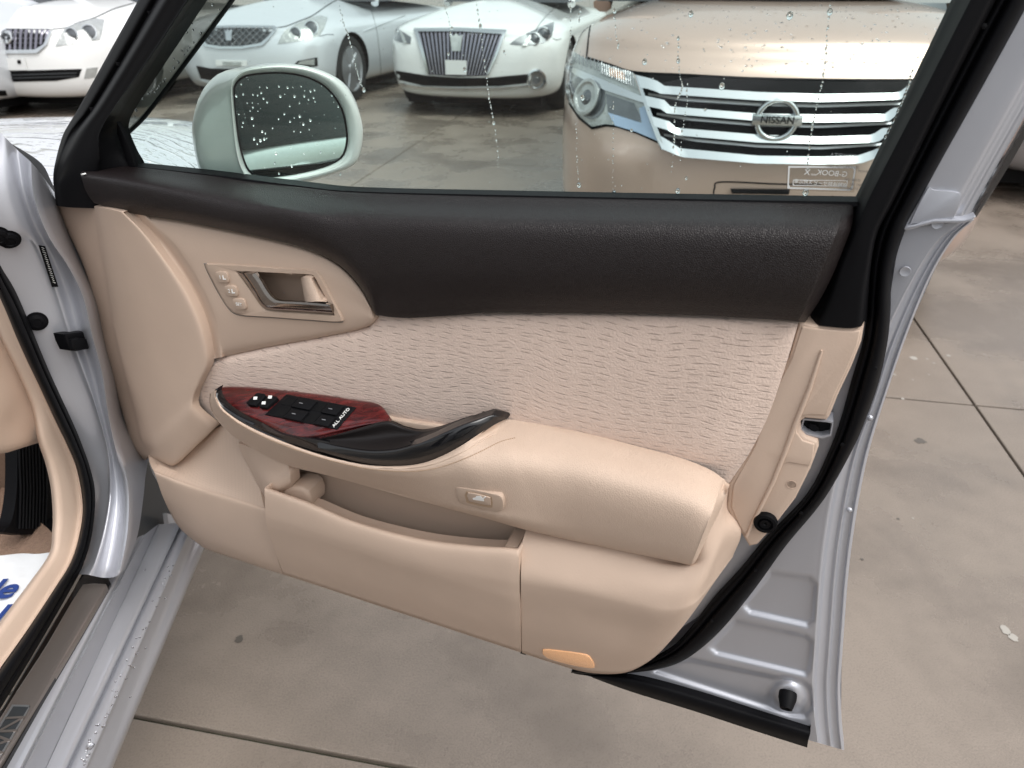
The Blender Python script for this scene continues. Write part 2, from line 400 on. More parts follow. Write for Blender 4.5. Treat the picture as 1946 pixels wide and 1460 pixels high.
def text(name, s, O, X, Y, size, m, parent=None, ext=.0002, align='CENTER', shear=0, bold=0):
    cu = bpy.data.curves.new(name, 'FONT'); cu.body = s; cu.size = 1; cu.extrude = ext/size; cu.align_x = align; cu.align_y = 'CENTER'; cu.shear = shear; cu.offset = bold
    to = bpy.data.objects.new(name, cu); scene.collection.objects.link(to)
    dg = bpy.context.evaluated_depsgraph_get(); dg.update()
    me = bpy.data.meshes.new_from_object(to.evaluated_get(dg)); bpy.data.objects.remove(to)
    X = X.normalized(); Z = X.cross(Y).normalized(); Y2 = Z.cross(X)
    mt = Matrix((X*size, Y2*size, Z*size)).transposed().to_4x4(); mt.translation = O
    me.transform(mt); me.materials.clear()
    return link(name, me, m, parent, smooth=False)

def bvh_of(*objs):
    bm = bmesh.new()
    for o in objs: bm.from_mesh(o.data)
    t = BVHTree.FromBMesh(bm); bm.free(); return t
def cast(bvh, px, py):
    r = ray(px, py).normalized(); loc, nor, i, d = bvh.ray_cast(CAM, r)
    if loc is None: return None, None
    if nor.dot(r) > 0: nor = -nor
    return loc, nor
def plane_fn(O, N): return lambda px, py, h=0.: hit(px, py, O + N*h, N)

def drops_mesh(name, items, parent, seg=10, flat=.45, m='water'):
    """items: (centre, normal, radius along X, radius along Y)"""
    bm = bmesh.new()
    for c, nrm, rx, ry in items:
        nrm = nrm.normalized(); a = Vector((0, 0, 1)); a = (a - nrm*a.dot(nrm))
        a = a.normalized() if a.length > .2 else nrm.orthogonal().normalized()
        b = nrm.cross(a)
        L = []
        for k, (rr, h) in enumerate(((1, 0), (.92, .45), (.68, .8), (.35, .97))):
            L.append([bm.verts.new(c + (b*math.cos(2*math.pi*q/seg)*rx + a*math.sin(2*math.pi*q/seg)*ry)*rr + nrm*h*min(rx, ry)*flat*1.2) for q in range(seg)])
        for A, B in zip(L, L[1:]):
            for q in range(seg): bm.faces.new((A[q], A[(q+1) % seg], B[(q+1) % seg], B[q]))
        bm.faces.new(L[-1]); bm.faces.new(list(reversed(L[0])))
    o = from_bm(name, bm, m, parent); o['kind'] = 'stuff'; return o
# ------------------------------------------------------------------ ground of concrete slabs
GA = math.radians(11)
G1 = Vector((math.cos(GA), -math.sin(GA), 0)); G2 = Vector((math.sin(GA), math.cos(GA), 0))
def gpt(a, b, z=0): return G1*a + G2*b + Vector((0, 0, z))
bm = bmesh.new()
vs = [bm.verts.new((x, y, -.018)) for x, y in ((-160, -160), (160, -160), (160, 160), (-160, 160))]
bm.faces.new(vs)
gr = from_bm("ground", bm, "concrete", None, smooth=False); gr["kind"] = "structure"
bm = bmesh.new(); bm.faces.new([bm.verts.new(gpt(a, b, -.012)) for a, b in ((-14, -4), (13, -4), (13, 15), (-14, 15))])
from_bm("joint_filler", bm, "moss", gr, smooth=False)
A0, B0, SA, SB, GAP = 1.10, .726, 3.08, 1.542, .0042
def slab_mesh():
    bm = bmesh.new(); a, b = SA-2*GAP, SB-2*GAP
    lo = [bm.verts.new(G1*x + G2*y + Vector((0, 0, -.05))) for x, y in ((GAP, GAP), (a+GAP, GAP), (a+GAP, b+GAP), (GAP, b+GAP))]
    up = [bm.verts.new(v.co + Vector((0, 0, .05))) for v in lo]
    bm.faces.new(up)
    for i in range(4): bm.faces.new((lo[i], lo[(i+1) % 4], up[(i+1) % 4], up[i]))
    bmesh.ops.bevel(bm, geom=[e for e in bm.edges if all(v in up for v in e.verts)], offset=.003, segments=2, profile=.5, affect='EDGES')
    bmesh.ops.recalc_face_normals(bm, faces=bm.faces)
    me = bpy.data.meshes.new('concrete_slab'); bm.to_mesh(me); bm.free(); me.materials.append(M['concrete']); return me
sm_ = slab_mesh()
for i in range(-5, 4):
    for j in range(-3, 10):
        o = bpy.data.objects.new('concrete_slab', sm_); scene.collection.objects.link(o); o.parent = gr
        o.location = gpt(A0 + SA*i, B0 + SB*j, 0)

random.seed(21)
for (x, y, r) in ((1737, 681, 7), (1803, 676, 4), (1762, 682, 2.5), (1775, 690, 2.5), (1700, 712, 3), (1735, 722, 2), (1765, 712, 2), (1716, 758, 3), (1680, 700, 3), (1912, 1198, 9), (1926, 1212, 8), (1735, 985, 2), (770, 700, 2)):
    bm = bmesh.new(); c0 = at_z(x, y, .0012); s0 = r*(at_z(x+1, y, 0)-at_z(x, y, 0)).length
    bm.faces.new([bm.verts.new(c0 + Vector((math.cos(a), math.sin(a)*1.2, 0))*s0*(.75+.5*rnd())) for a in [2*math.pi*k/12 for k in range(12)]])
    from_bm('pale_splash', bm, 'splash', gr, smooth=False)
for (x, y, r) in ((1750, 838, 10), (1707, 986, 3), (1638, 1063, 3), (455, 1215, 9), (1640, 880, 3)):
    bm = bmesh.new(); c0 = at_z(x, y, .001); s0 = r*(at_z(x+1, y, 0)-at_z(x, y, 0)).length
    bm.faces.new([bm.verts.new(c0 + Vector((math.cos(a), math.sin(a), 0))*s0*(.7+.6*rnd())) for a in [2*math.pi*k/14 for k in range(14)]])
    from_bm('oil_spot', bm, 'oil', gr, smooth=False)
# ------------------------------------------------------------------ the silver car with its open front door
car = thing('silver_car', 'silver sedan in the foreground with its beige-trimmed front door standing open', 'car', (-.62, .95, 0))

# --- door shell: painted inner pressing, with sunk panels in its lower rear corner
R1 = [(1463, 1086), (1540, 1096), (1553, 1110), (1548, 1180), (1536, 1191), (1424, 1166), (1408, 1150)]
R2 = [(1395, 1177), (1532, 1206), (1546, 1218), (1541, 1274), (1533, 1285), (1360, 1244), (1345, 1230)]
R3 = [(1310, 1250), (1530, 1296), (1547, 1310), (1549, 1345), (1530, 1366), (1500, 1362), (1240, 1278), (1240, 1262)]
def emboss(x, y):
    if not (1200 < x < 1580 and 1050 < y < 1400): return 0
    h = 0
    for P_ in (R1, R2, R3):
        d = seg_dist(x, y, P_)
        sd_ = d if inside(x, y, P_) else -d
        q = max(0, min(1, (sd_+4)/14)); h -= .006*q*q*(3-2*q)
    q = math.hypot(x-1497, (y-1322)*1.05)
    if q < 36: h = max(h, -.0055 + .014*(1-(q/36)**2)**1.0) if q > 18 else -.0055+.014*.75
    return h
shL = [(1716, 436), (1705, 480), (1692, 560), (1675, 660), (1640, 770), (1600, 860), (1545, 945), (1480, 1020), (1420, 1095), (1350, 1170), (1280, 1235), (1190, 1268), (1110, 1272), (1085, 1276)]
shR = [(1851, 418), (1812, 455), (1768, 528), (1722, 641), (1686, 745), (1654, 848), (1634, 940), (1619, 1035), (1611, 1105), (1606, 1170), (1601, 1240), (1597, 1305), (1599, 1370), (1604, 1426)]
rows = []
for i, (a, b) in enumerate(zip(shL, shR)):
    d = Vector(b)-Vector(a); Ln = d.length; e = d/Ln
    def pt(px_in, w): q = Vector(b) - e*px_in; return (q.x, q.y, w)
    k = min(1, .5+i/6)
    rows.append([(*a, 0)] + [(a[0]+d.x*t*(1-70/Ln), a[1]+d.y*t*(1-70/Ln), 0) for t in (.2, .4, .6, .8)] + [pt(64*k, 0), pt(52*k, -.001), pt(45*k, -.010), pt(34*k, -.014), pt(26*k, -.013), pt(20*k, -.017), pt(10*k, -.018), pt(5, -.016), pt(0, -.020)])
shell = loft('door_shell', rows, 'silver_in', car, nu=14, nv=16, skirt=.012, disp=emboss, sharp=70)
shell['label'] = 'bare silver metal edge of the open door with sunk panels'
# backing sheet behind the trim
slab('inner_sheet', [(150, 400), (240, 700), (310, 900), (360, 985), (420, 1030), (700, 1120), (1000, 1222), (1120, 1262), (1200, 1255), (1330, 1170), (1450, 1040), (1560, 920), (1620, 800), (1660, 640), (1690, 500), (1720, 425), (900, 405)], -.004, .03, 'silver_in', shell, bevel=0)
slab('outer_skin', [(120, 400), (215, 700), (290, 900), (345, 995), (420, 1040), (700, 1130), (1000, 1233), (1130, 1276), (1300, 1330), (1540, 1399), (1598, 1418), (1600, 1180), (1625, 960), (1650, 840), (1715, 650), (1800, 460), (1840, 425), (900, 395)], -.04, .025, 'silver', shell, bevel=0)
# upper rear frame of the shell
frL = [(2010, -100), (1946, 22), (1860, 178), (1790, 303), (1737, 400), (1716, 436)]
frR = [(2120, -100), (2035, 60), (1965, 190), (1903, 300), (1850, 395), (1846, 416)]
rows = []
for a, b in zip(frL, frR):
    a, b = Vector(a), Vector(b); f = lambda t, w: (*(a.lerp(b, t)), w)
    rows.append([f(0, .004), f(.3, .003), f(.55, .002), f(.68, .0), f(.74, -.006), f(.86, -.008), f(.9, -.012), f(1, -.014)])
frame_rear = loft('door_frame', rows, 'silver_in', car, nu=4, nv=6, skirt=.02)
slab('pressed_pad', [(1762, 360), (1775, 362), (1818, 366), (1826, 376), (1815, 408), (1802, 417), (1736, 425), (1730, 424)], .006, .006, 'silver_in', frame_rear, bevel=.002, sub=3)
slab('lip', [(1718, 437), (1735, 436), (1775, 424), (1830, 425), (1851, 416), (1853, 410), (1832, 418), (1776, 418), (1738, 428), (1720, 431)], .008, .012, 'silver_in', frame_rear, bevel=.001, sub=2)
for (x, y, s) in ((1791, 386, .006), (1781, 425, .004), (1720, 516, .004)):
    lathe('spot_dimple', dp(x, y, .004), WD, [(s*1.2, 0), (s*1.1, .001), (s*.7, .0006), (.0001, .0004)], 'silver_in', frame_rear, 16)
bl = [(2128, -90), (2042, 66), (1971, 197), (1909, 307), (1856, 402), (1850, 412)]
bl2 = [(2146, -84), (2058, 74), (1981, 204), (1919, 313), (1862, 404), (1855, 413)]
loft('pillar_garnish', [[(*a, -.012), (*b, -.016)] for a, b in zip(bl, bl2)], 'gloss', frame_rear, nu=3, nv=5, skirt=.02)

# --- main rubber seal running down the rear edge and along the bottom
seL = [(1948, -100), (1889, 0), (1790, 190), (1700, 372), (1668, 438), (1655, 500), (1650, 560), (1646, 615), (1638, 660), (1618, 727), (1599, 795), (1579, 852), (1535, 940), (1458, 1022), (1409, 1081), (1356, 1139), (1307, 1202), (1268, 1238), (1200, 1268), (1130, 1272), (1090, 1271)]
seR = [(2010, -100), (1946, 22), (1850, 196), (1737, 400), (1721, 436), (1703, 490), (1694, 545), (1692, 600), (1686, 655), (1670, 727), (1646, 795), (1620, 855), (1566, 949), (1494, 1037), (1434, 1120), (1371, 1197), (1313, 1247), (1264, 1269), (1200, 1279), (1130, 1283), (1085, 1279)]
rows = []
for a, b in zip(seL, seR):
    a, b = Vector(a), Vector(b); f = lambda t, w: (*(a.lerp(b, t)), w)
    rows.append([f(0, .003), f(.12, .012), f(.28, .014), f(.36, .010), f(.46, .018), f(.7, .020), f(.9, .014), f(1, .002)])
seal = loft('door_seal', rows, 'rubber', car, nu=3, nv=7, skirt=.004, sharp=80)
for (x, y) in ((1662, 700), (1601, 845), (1523, 975), (1436, 1084), (1353, 1180), (1742, 283), (1870, 50)):
    o = lathe('seal_clip', dp(x, y, .019), WD, [(.0022, 0), (.002, .001), (.0005, .0014)], 'black', seal, 10)
# drip strip along the bottom edge
rows = [[(1090, 1279, .0), (1200, 1283, .002), (1320, 1313, .002), (1430, 1348, .002), (1540, 1383, .002)],
        [(1094, 1281, .010), (1200, 1292, .013), (1320, 1326, .013), (1430, 1360, .013), (1540, 1393, .013)],
        [(1120, 1285, .012), (1200, 1305, .015), (1320, 1341, .015), (1430, 1377, .015), (1536, 1408, .015)],
        [(1128, 1289, .006), (1200, 1315, .006), (1320, 1352, .006), (1430, 1388, .006), (1534, 1421, .006)]]
loft('weatherstrip', rows, 'rubber', car, nu=5, nv=4, skirt=.012, sharp=60)
# rubber buffer of the lower corner
lathe('rubber_stop', dp(1497, 1322, .006), WD + Vector((0, 0, -.45)), [(.011, -.004), (.011, .004), (.0085, .013), (.0075, .017), (.005, .017), (.0045, .014), (.0002, .014)], 'rubber', shell, 24)
for (x, y) in ((1653, 794), (1614, 969)):
    lathe('water_bead', dp(x, y, -.012), WD, [(.0032, 0), (.003, .0012), (.0016, .0024), (.0002, .0028)], 'silver', shell, 12)

# --- window frame: front leg (dark pillar) and rear leg
rows = [[(287, -45, -.004), (308, -42, .006), (318, -40, .004), (324, -40, .004), (337, -40, .026), (352, -40, .028), (378, -42, .028), (388, -42, .026), (398, -42, -.004)],
        [(263, 0, -.004), (283, 0, .006), (293, 0, .004), (299, 0, .004), (312, 0, .026), (328, 0, .028), (352, 0, .028), (359, 0, .026), (370, 0, -.004)],
        [(203, 108, -.004), (222, 108, .006), (232, 108, .004), (237, 108, .004), (250, 104, .026), (264, 106, .028), (283, 107, .028), (289, 106, .026), (305, 100, -.004)],
        [(150, 204, -.004), (166, 204, .006), (174, 204, .004), (179, 203, .004), (192, 198, .026), (203, 203, .028), (213, 209, .028), (216, 208, .026), (238, 203, -.004)],
        [(132, 234, -.004), (142, 236, .006), (150, 235, .004), (156, 234, .005), (168, 231, .026), (180, 236, .028), (194, 240, .028), (197, 240, .026), (222, 236, -.004)],
        [(119, 258, -.004), (126, 262, .006), (132, 262, .006), (138, 262, .01), (150, 258, .026), (168, 260, .028), (186, 262, .028), (190, 262, .026), (223, 256, -.004)],
        [(107, 300, -.004), (111, 303, .008), (115, 304, .012), (120, 305, .018), (128, 306, .026), (150, 302, .028), (186, 298, .028), (193, 298, .022), (238, 292, -.004)],
        [(101, 338, -.004), (104, 340, .010), (107, 341, .014), (111, 342, .02), (118, 344, .026), (140, 342, .028), (180, 335, .026), (200, 333, .016), (256, 328, -.004)],
        [(106, 390, -.004), (108, 391, .010), (110, 391, .014), (112, 392, .02), (118, 393, .026), (140, 395, .026), (180, 396, .022), (200, 396, .012), (260, 396, -.004)]]
ff = loft('window_frame', rows, 'black', car, nu=4, nv=5, skirt=.02, sharp=60)
ff['label'] = 'slanted black front leg of the window frame'
for (x, y) in ((282, 24), (222, 121), (172, 207)):
    slab('clip', [(x-3, y-3), (x+2, y-1), (x+4, y+4), (x, y+4)], .0075, .004, 'rubber', ff, bevel=0)
slab('corner_edge', [(221, 232), (226, 240), (243, 275), (258, 322), (246, 322), (232, 285), (222, 255)], .004, .006, 'rubber', ff, bevel=.001)
rows = [[(1844, -60, -.006), (1858, -60, .008), (1872, -60, .026), (1877, -60, .030), (1900, -60, .030), (1915, -60, .028), (1925, -60, .012)],
        [(1815, 0, -.006), (1829, 0, .008), (1842, 0, .026), (1847, 0, .030), (1868, 0, .030), (1884, 0, .028), (1893, 0, .012)],
        [(1720, 195, -.006), (1732, 195, .008), (1743, 195, .026), (1748, 195, .030), (1768, 195, .030), (1784, 195, .028), (1792, 195, .012)],
        [(1636, 366, -.006), (1645, 366, .008), (1654, 368, .026), (1660, 368, .030), (1680, 372, .030), (1696, 375, .028), (1702, 376, .012)],
        [(1600, 440, -.006), (1612, 440, .008), (1622, 440, .026), (1632, 440, .030), (1650, 440, .030), (1664, 440, .028), (1669, 440, .012)],
        [(1575, 500, .0), (1588, 500, .012), (1598, 500, .026), (1612, 500, .029), (1636, 500, .030), (1652, 500, .028), (1656, 500, .012)],
        [(1556, 560, .006), (1568, 560, .016), (1578, 560, .026), (1592, 560, .029), (1622, 560, .030), (1642, 562, .028), (1651, 564, .012)],
        [(1535, 618, .008), (1545, 618, .018), (1556, 619, .026), (1575, 621, .028), (1612, 624, .028), (1636, 620, .026), (1648, 610, .012)]]
fr2 = loft('window_frame', rows, 'black', car, nu=4, nv=6, skirt=.02, sharp=60)
fr2['label'] = 'slanted black rear leg of the window frame'

# --- glass, rain visor
glass_o = slab('window_glass', [(395, -60), (1850, -60), (1815, 0), (1629, 385), (1560, 420), (900, 415), (280, 400), (215, 300), (205, 245), (368, 0)], -.010, .004, 'glass', car, bevel=0)
glass_o['label'] = 'green-tinted side window beaded with rain'
rows = [[(400, -45, -.028), (430, -45, -.036), (462, -45, -.040), (467, -45, -.041)], [(366, 5, -.028), (400, 5, -.036), (428, 5, -.040), (434, 3, -.041)],
        [(300, 105, -.028), (327, 105, -.036), (350, 110, -.040), (356, 108, -.041)], [(232, 210, -.028), (252, 210, -.036), (270, 216, -.040), (276, 214, -.041)], [(222, 240, -.028), (229, 246, -.034), (234, 254, -.040), (238, 256, -.041)]]
visor = loft('rain_visor', rows, 'visor', car, nu=4, nv=6, skirt=.0, sharp=60)
loft('visor_edge', [[(x, y, -.041), (x+7, y+3, -.044)] for x, y in ((464, -45), (431, 4), (353, 109), (273, 215), (234, 255))], 'black', visor, nu=2, nv=5, skirt=.004)

# --- upper pad in grained dark brown
rows = [[(166, 317, .010), (258, 319, .006), (392, 334, .005), (464, 345, .005), (574, 357, .005), (680, 367, .005), (960, 375, .005), (1290, 382, .005), (1560, 388, .005), (1604, 389, .005), (1619, 390, .004)],
        [(158, 323, .022), (256, 327, .020), (388, 344, .018), (464, 356, .018), (574, 370, .018), (680, 382, .018), (960, 391, .018), (1290, 397, .018), (1560, 402, .018), (1604, 404, .018), (1622, 405, .012)],
        [(153, 331, .040), (252, 340, .046), (382, 362, .046), (462, 376, .046), (572, 394, .046), (680, 406, .046), (960, 416, .046), (1290, 422, .046), (1560, 428, .046), (1598, 430, .044), (1619, 430, .024)],
        [(155, 338, .044), (248, 352, .056), (378, 378, .057), (460, 394, .058), (570, 416, .058), (685, 436, .058), (960, 446, .058), (1290, 452, .058), (1552, 456, .057), (1588, 458, .052), (1610, 455, .028)],
        [(161, 358, .042), (244, 376, .055), (362, 399, .058), (450, 418, .060), (570, 450, .061), (695, 500, .061), (960, 512, .062), (1290, 518, .062), (1530, 524, .060), (1560, 526, .054), (1582, 524, .030)],
        [(170, 375, .038), (240, 391, .050), (352, 410, .054), (450, 430, .056), (590, 466, .057), (704, 552, .057), (960, 560, .058), (1290, 566, .058), (1510, 574, .056), (1536, 576, .050), (1556, 574, .030)],
        [(179, 386, .032), (236, 403, .042), (342, 420, .044), (470, 445, .046), (612, 485, .047), (713, 597, .047), (960, 594, .048), (1290, 598, .048), (1494, 609, .047), (1516, 612, .042), (1530, 613, .030)]]
# the lower front edge follows the handle bezel round
fix = [(179, 386), (236, 403), (342, 420), (470, 445), (560, 466), (612, 485), (650, 508), (682, 542), (700, 572), (714, 597)]
def row_at(r, t):
    i = min(len(r)-2, int(t)); g = lambda k: Vector(r[max(0, min(len(r)-1, k))])
    return cr1(g(i-1), g(i), g(i+1), g(i+2), t-i)
rows2 = []
for k, r in enumerate(rows):
    t = k/(len(rows)-1); seg = r[:6]
    new = [Vector(p) for p in seg]
    A = new[3]; B = new[5]
    tgt = [Vector((560, 466, .047)), Vector((612, 485, .047)), Vector((650, 508, .047)), Vector((682, 542, .047)), Vector((700, 572, .047))]
    mids = []
    for q, tv in zip((.3, .5, .67, .82, .92), tgt):
        top = r[3]; s0 = Vector(r[3]).lerp(Vector(r[5]), q) if k < 6 else tv
        if k < 6:
            s0 = row_at(r, 3+2*q)
        mids.append(tuple(s0))
    gap = [tuple(row_at(r, 5+q)) for q in (.06, .16, .32, .55, .8)]
    rows2.append(list(map(tuple, new[:4])) + mids + [tuple(new[5])] + gap + r[6:])
# keep the pad's rows above its lower edge round the bezel
edge = rows2[-1]
for k in range(3, 6):
    for i in range(4, 10):
        x, y, w = rows2[k][i]; ex, ey, ew = edge[i]; tx, ty, tw = rows2[2][i]
        s = (.17, .54, .81)[k-3]; rows2[k][i] = (tx+(ex-tx)*s, ty+(ey-ty)*s, w)
pad = loft('upper_pad', rows2, 'pad', car, nu=4, nv=4, skirt=.02, sharp=80)
pad['label'] = 'dark brown grained pad along the top of the door'
loft('glass_sweep', [[(250, 316, .003), (392, 331, .003), (574, 354, .003), (680, 364, .003), (960, 371, .003), (1290, 378, .003), (1630, 384, .003)], [(250, 322, .004), (392, 337, .004), (574, 360, .004), (680, 370, .004), (960, 378, .004), (1290, 385, .004), (1630, 392, .004)]], 'rubber', pad, nu=4, nv=2, skirt=.02)
slab('corner_clip', [(153, 331), (157, 330), (159, 332), (155, 334)], .046, .004, 'wtext', pad, bevel=.0008)

# --- front trim block
LE = [(107, 388), (127, 437), (161, 512), (186, 600), (197, 662), (218, 735), (236, 797), (252, 850), (268, 880)]
C1 = [(181, 392), (190, 445), (203, 530), (219, 625), (231, 680), (246, 738), (260, 790), (270, 836), (283, 860)]
C2 = [(236, 404), (276, 443), (322, 503), (360, 562), (386, 622), (398, 684), (384, 722), (371, 752), (366, 776)]
rows = []
for i, (a, b, c) in enumerate(zip(LE, C1, C2)):
    a, b, c = Vector(a), Vector(b), Vector(c); f = lambda p, q, t, w: (*(p.lerp(q, t)), w)
    low = max(0, (i-5)/3)
    rows.append([(*a, -.012), f(a, b, .12, .000), f(a, b, .85, .016), f(a, b, 1, .026), f(b, c, .10, .036), f(b, c, .35, .046), f(b, c, .65, .051), f(b, c, .88, .053), f(b, c, .96, .052), (*c, .048)])
# lower chamfer turning under
cham = [(280, 868, -.006), (281, 866, .008), (283, 864, .02), (287, 866, .028), (300, 872, .036), (316, 878, .042), (334, 878, .046), (372, 843, .046), (398, 818, .044), (407, 809, .040)]
mid_ = [(274, 874, -.008), (276, 868, .006), (282, 862, .02), (287, 858, .029), (298, 849, .044), (316, 834, .051), (338, 814, .054), (358, 794, .056), (366, 784, .055), (371, 778, .052)]
rows[-1] = mid_
rows.append(cham)
rows.append([(281, 870, -.006), (282, 869, .004), (285, 868, .014), (289, 870, .022), (302, 876, .026), (318, 882, .028), (336, 880, .030), (374, 846, .030), (400, 821, .03), (408, 812, .03)])
trim = loft('front_trim', rows, 'beige', car, nu=3, nv=5, skirt=.01, sharp=60)
trim['label'] = 'beige moulded block at the hinge end of the door trim'

# --- door handle bezel surround
HOLE = [(446, 514), (594, 520), (601, 527), (638, 601), (506, 595), (488, 582)]
top = [(236, 404), (290, 412), (342, 420), (410, 433), (470, 445), (560, 466), (612, 485), (650, 508), (682, 542), (700, 572), (714, 598)]
bot = [(399, 684), (430, 677), (465, 669), (500, 661), (545, 653), (590, 645), (630, 637), (662, 631), (690, 624), (708, 616), (717, 607)]
lft = [(236, 404), (300, 468), (347, 535), (380, 602), (399, 684)]
rows = []
for k, t in enumerate((0, .06, .25, .5, .75, .94, 1)):
    row = []
    lp = spline([(x, y, 0) for x, y in lft], 25)[round(t*100)]
    for i in range(11):
        s = i/10; a = Vector((*top[i], 0)); b = Vector((*bot[i], 0)); p = a.lerp(b, t)
        corr = (Vector((lp.x, lp.y, 0)) - Vector((*top[0], 0)).lerp(Vector((*bot[0], 0)), t))*(1-s)**1.5
        p = p + corr
        edge_ = min(t, 1-t)
        w = .044 if edge_ > .1 else (.040 if edge_ > .03 else .034)
        if s > .9: w -= (s-.9)*.08
        if i == 0: w = .030
        row.append((p.x, p.y, w))
    d = Vector(row[1])-Vector(row[0]); a0 = Vector(row[0])
    row = [(*(a0 + d*0)[:2], .044), ((a0 + d*.35).x, (a0+d*.35).y, .038), ((a0 + d*.7).x, (a0+d*.7).y, .041)] + row[1:]
    rows.append(row)
hs = loft('handle_surround', rows, 'beige', car, nu=8, nv=7, skirt=.01, hole=[HOLE], sharp=70)
OUT = spline([(390, 506, 0), (398, 502, 0), (470, 506, 0), (540, 511, 0), (592, 515, 0), (604, 521, 0), (617, 543, 0), (632, 573, 0), (648, 604, 0), (644, 612, 0), (580, 608, 0), (510, 603, 0), (456, 599, 0), (436, 588, 0), (420, 565, 0), (404, 536, 0)], 4, True)
INN = spline([(447, 516, 0), (454, 516, 0), (520, 519, 0), (585, 522, 0), (597, 527, 0), (608, 547, 0), (621, 571, 0), (636, 599, 0), (630, 600, 0), (570, 596, 0), (512, 592, 0), (497, 585, 0), (480, 562, 0), (462, 537, 0)], 4, True)
hb = ring('handle_bezel', [(p.x, p.y) for p in OUT], [(p.x, p.y) for p in INN], .0475, .008, 'beige_dark', hs, depth_in=.012, n=96)
loft('handle_groove', [[(p.x, p.y, .0452) for p in OUT], [((p.x-515)*1.015+515, (p.y-556)*1.03+556, .0442) for p in OUT]], 'gtext', hs, nu=1, nv=1, skirt=0, closed=True)
# recess cup
cx, cy = 540, 557
loops = []
for sc, w in ((1.03, .042), (1.0, .034), (.93, .022), (.75, .014), (.4, .012), (.02, .012)):
    loops.append([((p.x-cx)*sc+cx, (p.y-cy)*sc+cy, w) for p in INN])
loft('handle_recess', loops, 'beige_dark', hs, nu=1, nv=3, skirt=0, closed=True, sharp=80)
# chrome lever: an L-shaped blade with a bright inner edge
lev_o = [(451, 519), (470, 545), (488, 574), (498, 585), (512, 591), (560, 594), (600, 597), (634, 599)]
lev_i = [(484, 520), (495, 535), (505, 552), (516, 566), (530, 573), (565, 575), (597, 577), (626, 580)]
rows = []
for a, b in zip(lev_o, lev_i):
    a, b = Vector(a), Vector(b); f = lambda t, w: (*(a.lerp(b, t)), w)
    rows.append([f(0, .040), f(.06, .046), f(.3, .051), f(.6, .053), f(.82, .054), f(.84, .0545), f(.97, .053), f(1, .044)])
lv = loft('door_lever', rows, 'dchrome', hs, nu=3, nv=5, skirt=.006, sharp=35)
loft('lever_edge', [[(a.x, a.y, .0548) for a in spline([(x+dx, y+dy, 0) for x, y in lev_i], 4)] for dx, dy in ((-5, 2.5), (1, -.8))], 'chrome', hs, nu=1, nv=2, skirt=.004)
rows = [[(572, 528, .040), (578, 526, .050), (590, 528, .052), (597, 531, .044)], [(575, 548, .040), (581, 548, .054), (598, 548, .056), (608, 552, .046)], [(579, 572, .042), (588, 574, .058), (606, 573, .060), (620, 574, .05)]]
loft('lock_knob', rows, 'leather', hs, nu=4, nv=5, skirt=.012)
for (x, y, s) in ((421, 528, '1'), (438, 554, '2'), (454, 579, 'SET')):
    bt = slab('memory_button', [(x-12, y-10), (x+6, y-10), (x+11, y-3), (x+13, y+7), (x+9, y+10), (x-5, y+9), (x-9, y+4)], .0505, .006, 'beige_dark', hs, bevel=.0012, sub=3)
    p = dp(x, y, .0511)
    text('button_print', s, p - (UD*.0022 if s != 'SET' else UD*0), UD, VD, .0062 if s == 'SET' else .0068, 'wtext', hs)
    if s != 'SET':
        slab('button_print', [(x+1, y-4), (x+3, y-4), (x+4, y+2), (x+8, y+2), (x+8, y+4), (x+2.5, y+4)], .0512, .0006, 'wtext', hs, bevel=0)

# --- fabric insert
rows = [[(396, 684, .030), (465, 669, .031), (545, 653, .031), (630, 638, .031), (700, 621, .031), (718, 600, .031), (860, 597, .034), (1000, 595, .034), (1150, 595, .034), (1300, 600, .034), (1430, 606, .033), (1517, 615, .026)],
        [(390, 697, .036), (465, 684, .038), (545, 668, .038), (630, 653, .038), (695, 640, .038), (735, 622, .038), (860, 611, .040), (1000, 608, .040), (1150, 608, .040), (1300, 613, .040), (1425, 620, .039), (1512, 632, .028)],
        [(381, 722, .037), (465, 715, .040), (545, 705, .041), (630, 695, .041), (710, 685, .042), (790, 676, .042), (880, 672, .042), (1000, 670, .043), (1140, 672, .043), (1280, 680, .043), (1400, 688, .041), (1493, 695, .028)],
        [(372, 745, .036), (462, 745, .040), (545, 748, .041), (630, 750, .041), (710, 752, .042), (800, 752, .042), (890, 752, .042), (1000, 753, .043), (1130, 758, .043), (1260, 768, .043), (1370, 778, .041), (1461, 788, .028)],
        [(366, 765, .034), (440, 772, .038), (540, 790, .040), (630, 798, .040), (710, 802, .040), (800, 805, .040), (890, 806, .041), (990, 808, .041), (1110, 820, .041), (1230, 838, .041), (1340, 862, .040), (1425, 860, .028)],
        [(366, 779, .028), (420, 800, .032), (540, 840, .034), (630, 840, .034), (710, 838, .034), (800, 835, .034), (890, 830, .034), (980, 832, .034), (1090, 845, .034), (1200, 868, .034), (1300, 895, .034), (1386, 918, .026)]]
fab = loft('fabric_insert', rows, 'fabric', car, nu=6, nv=6, skirt=.008, sharp=80)

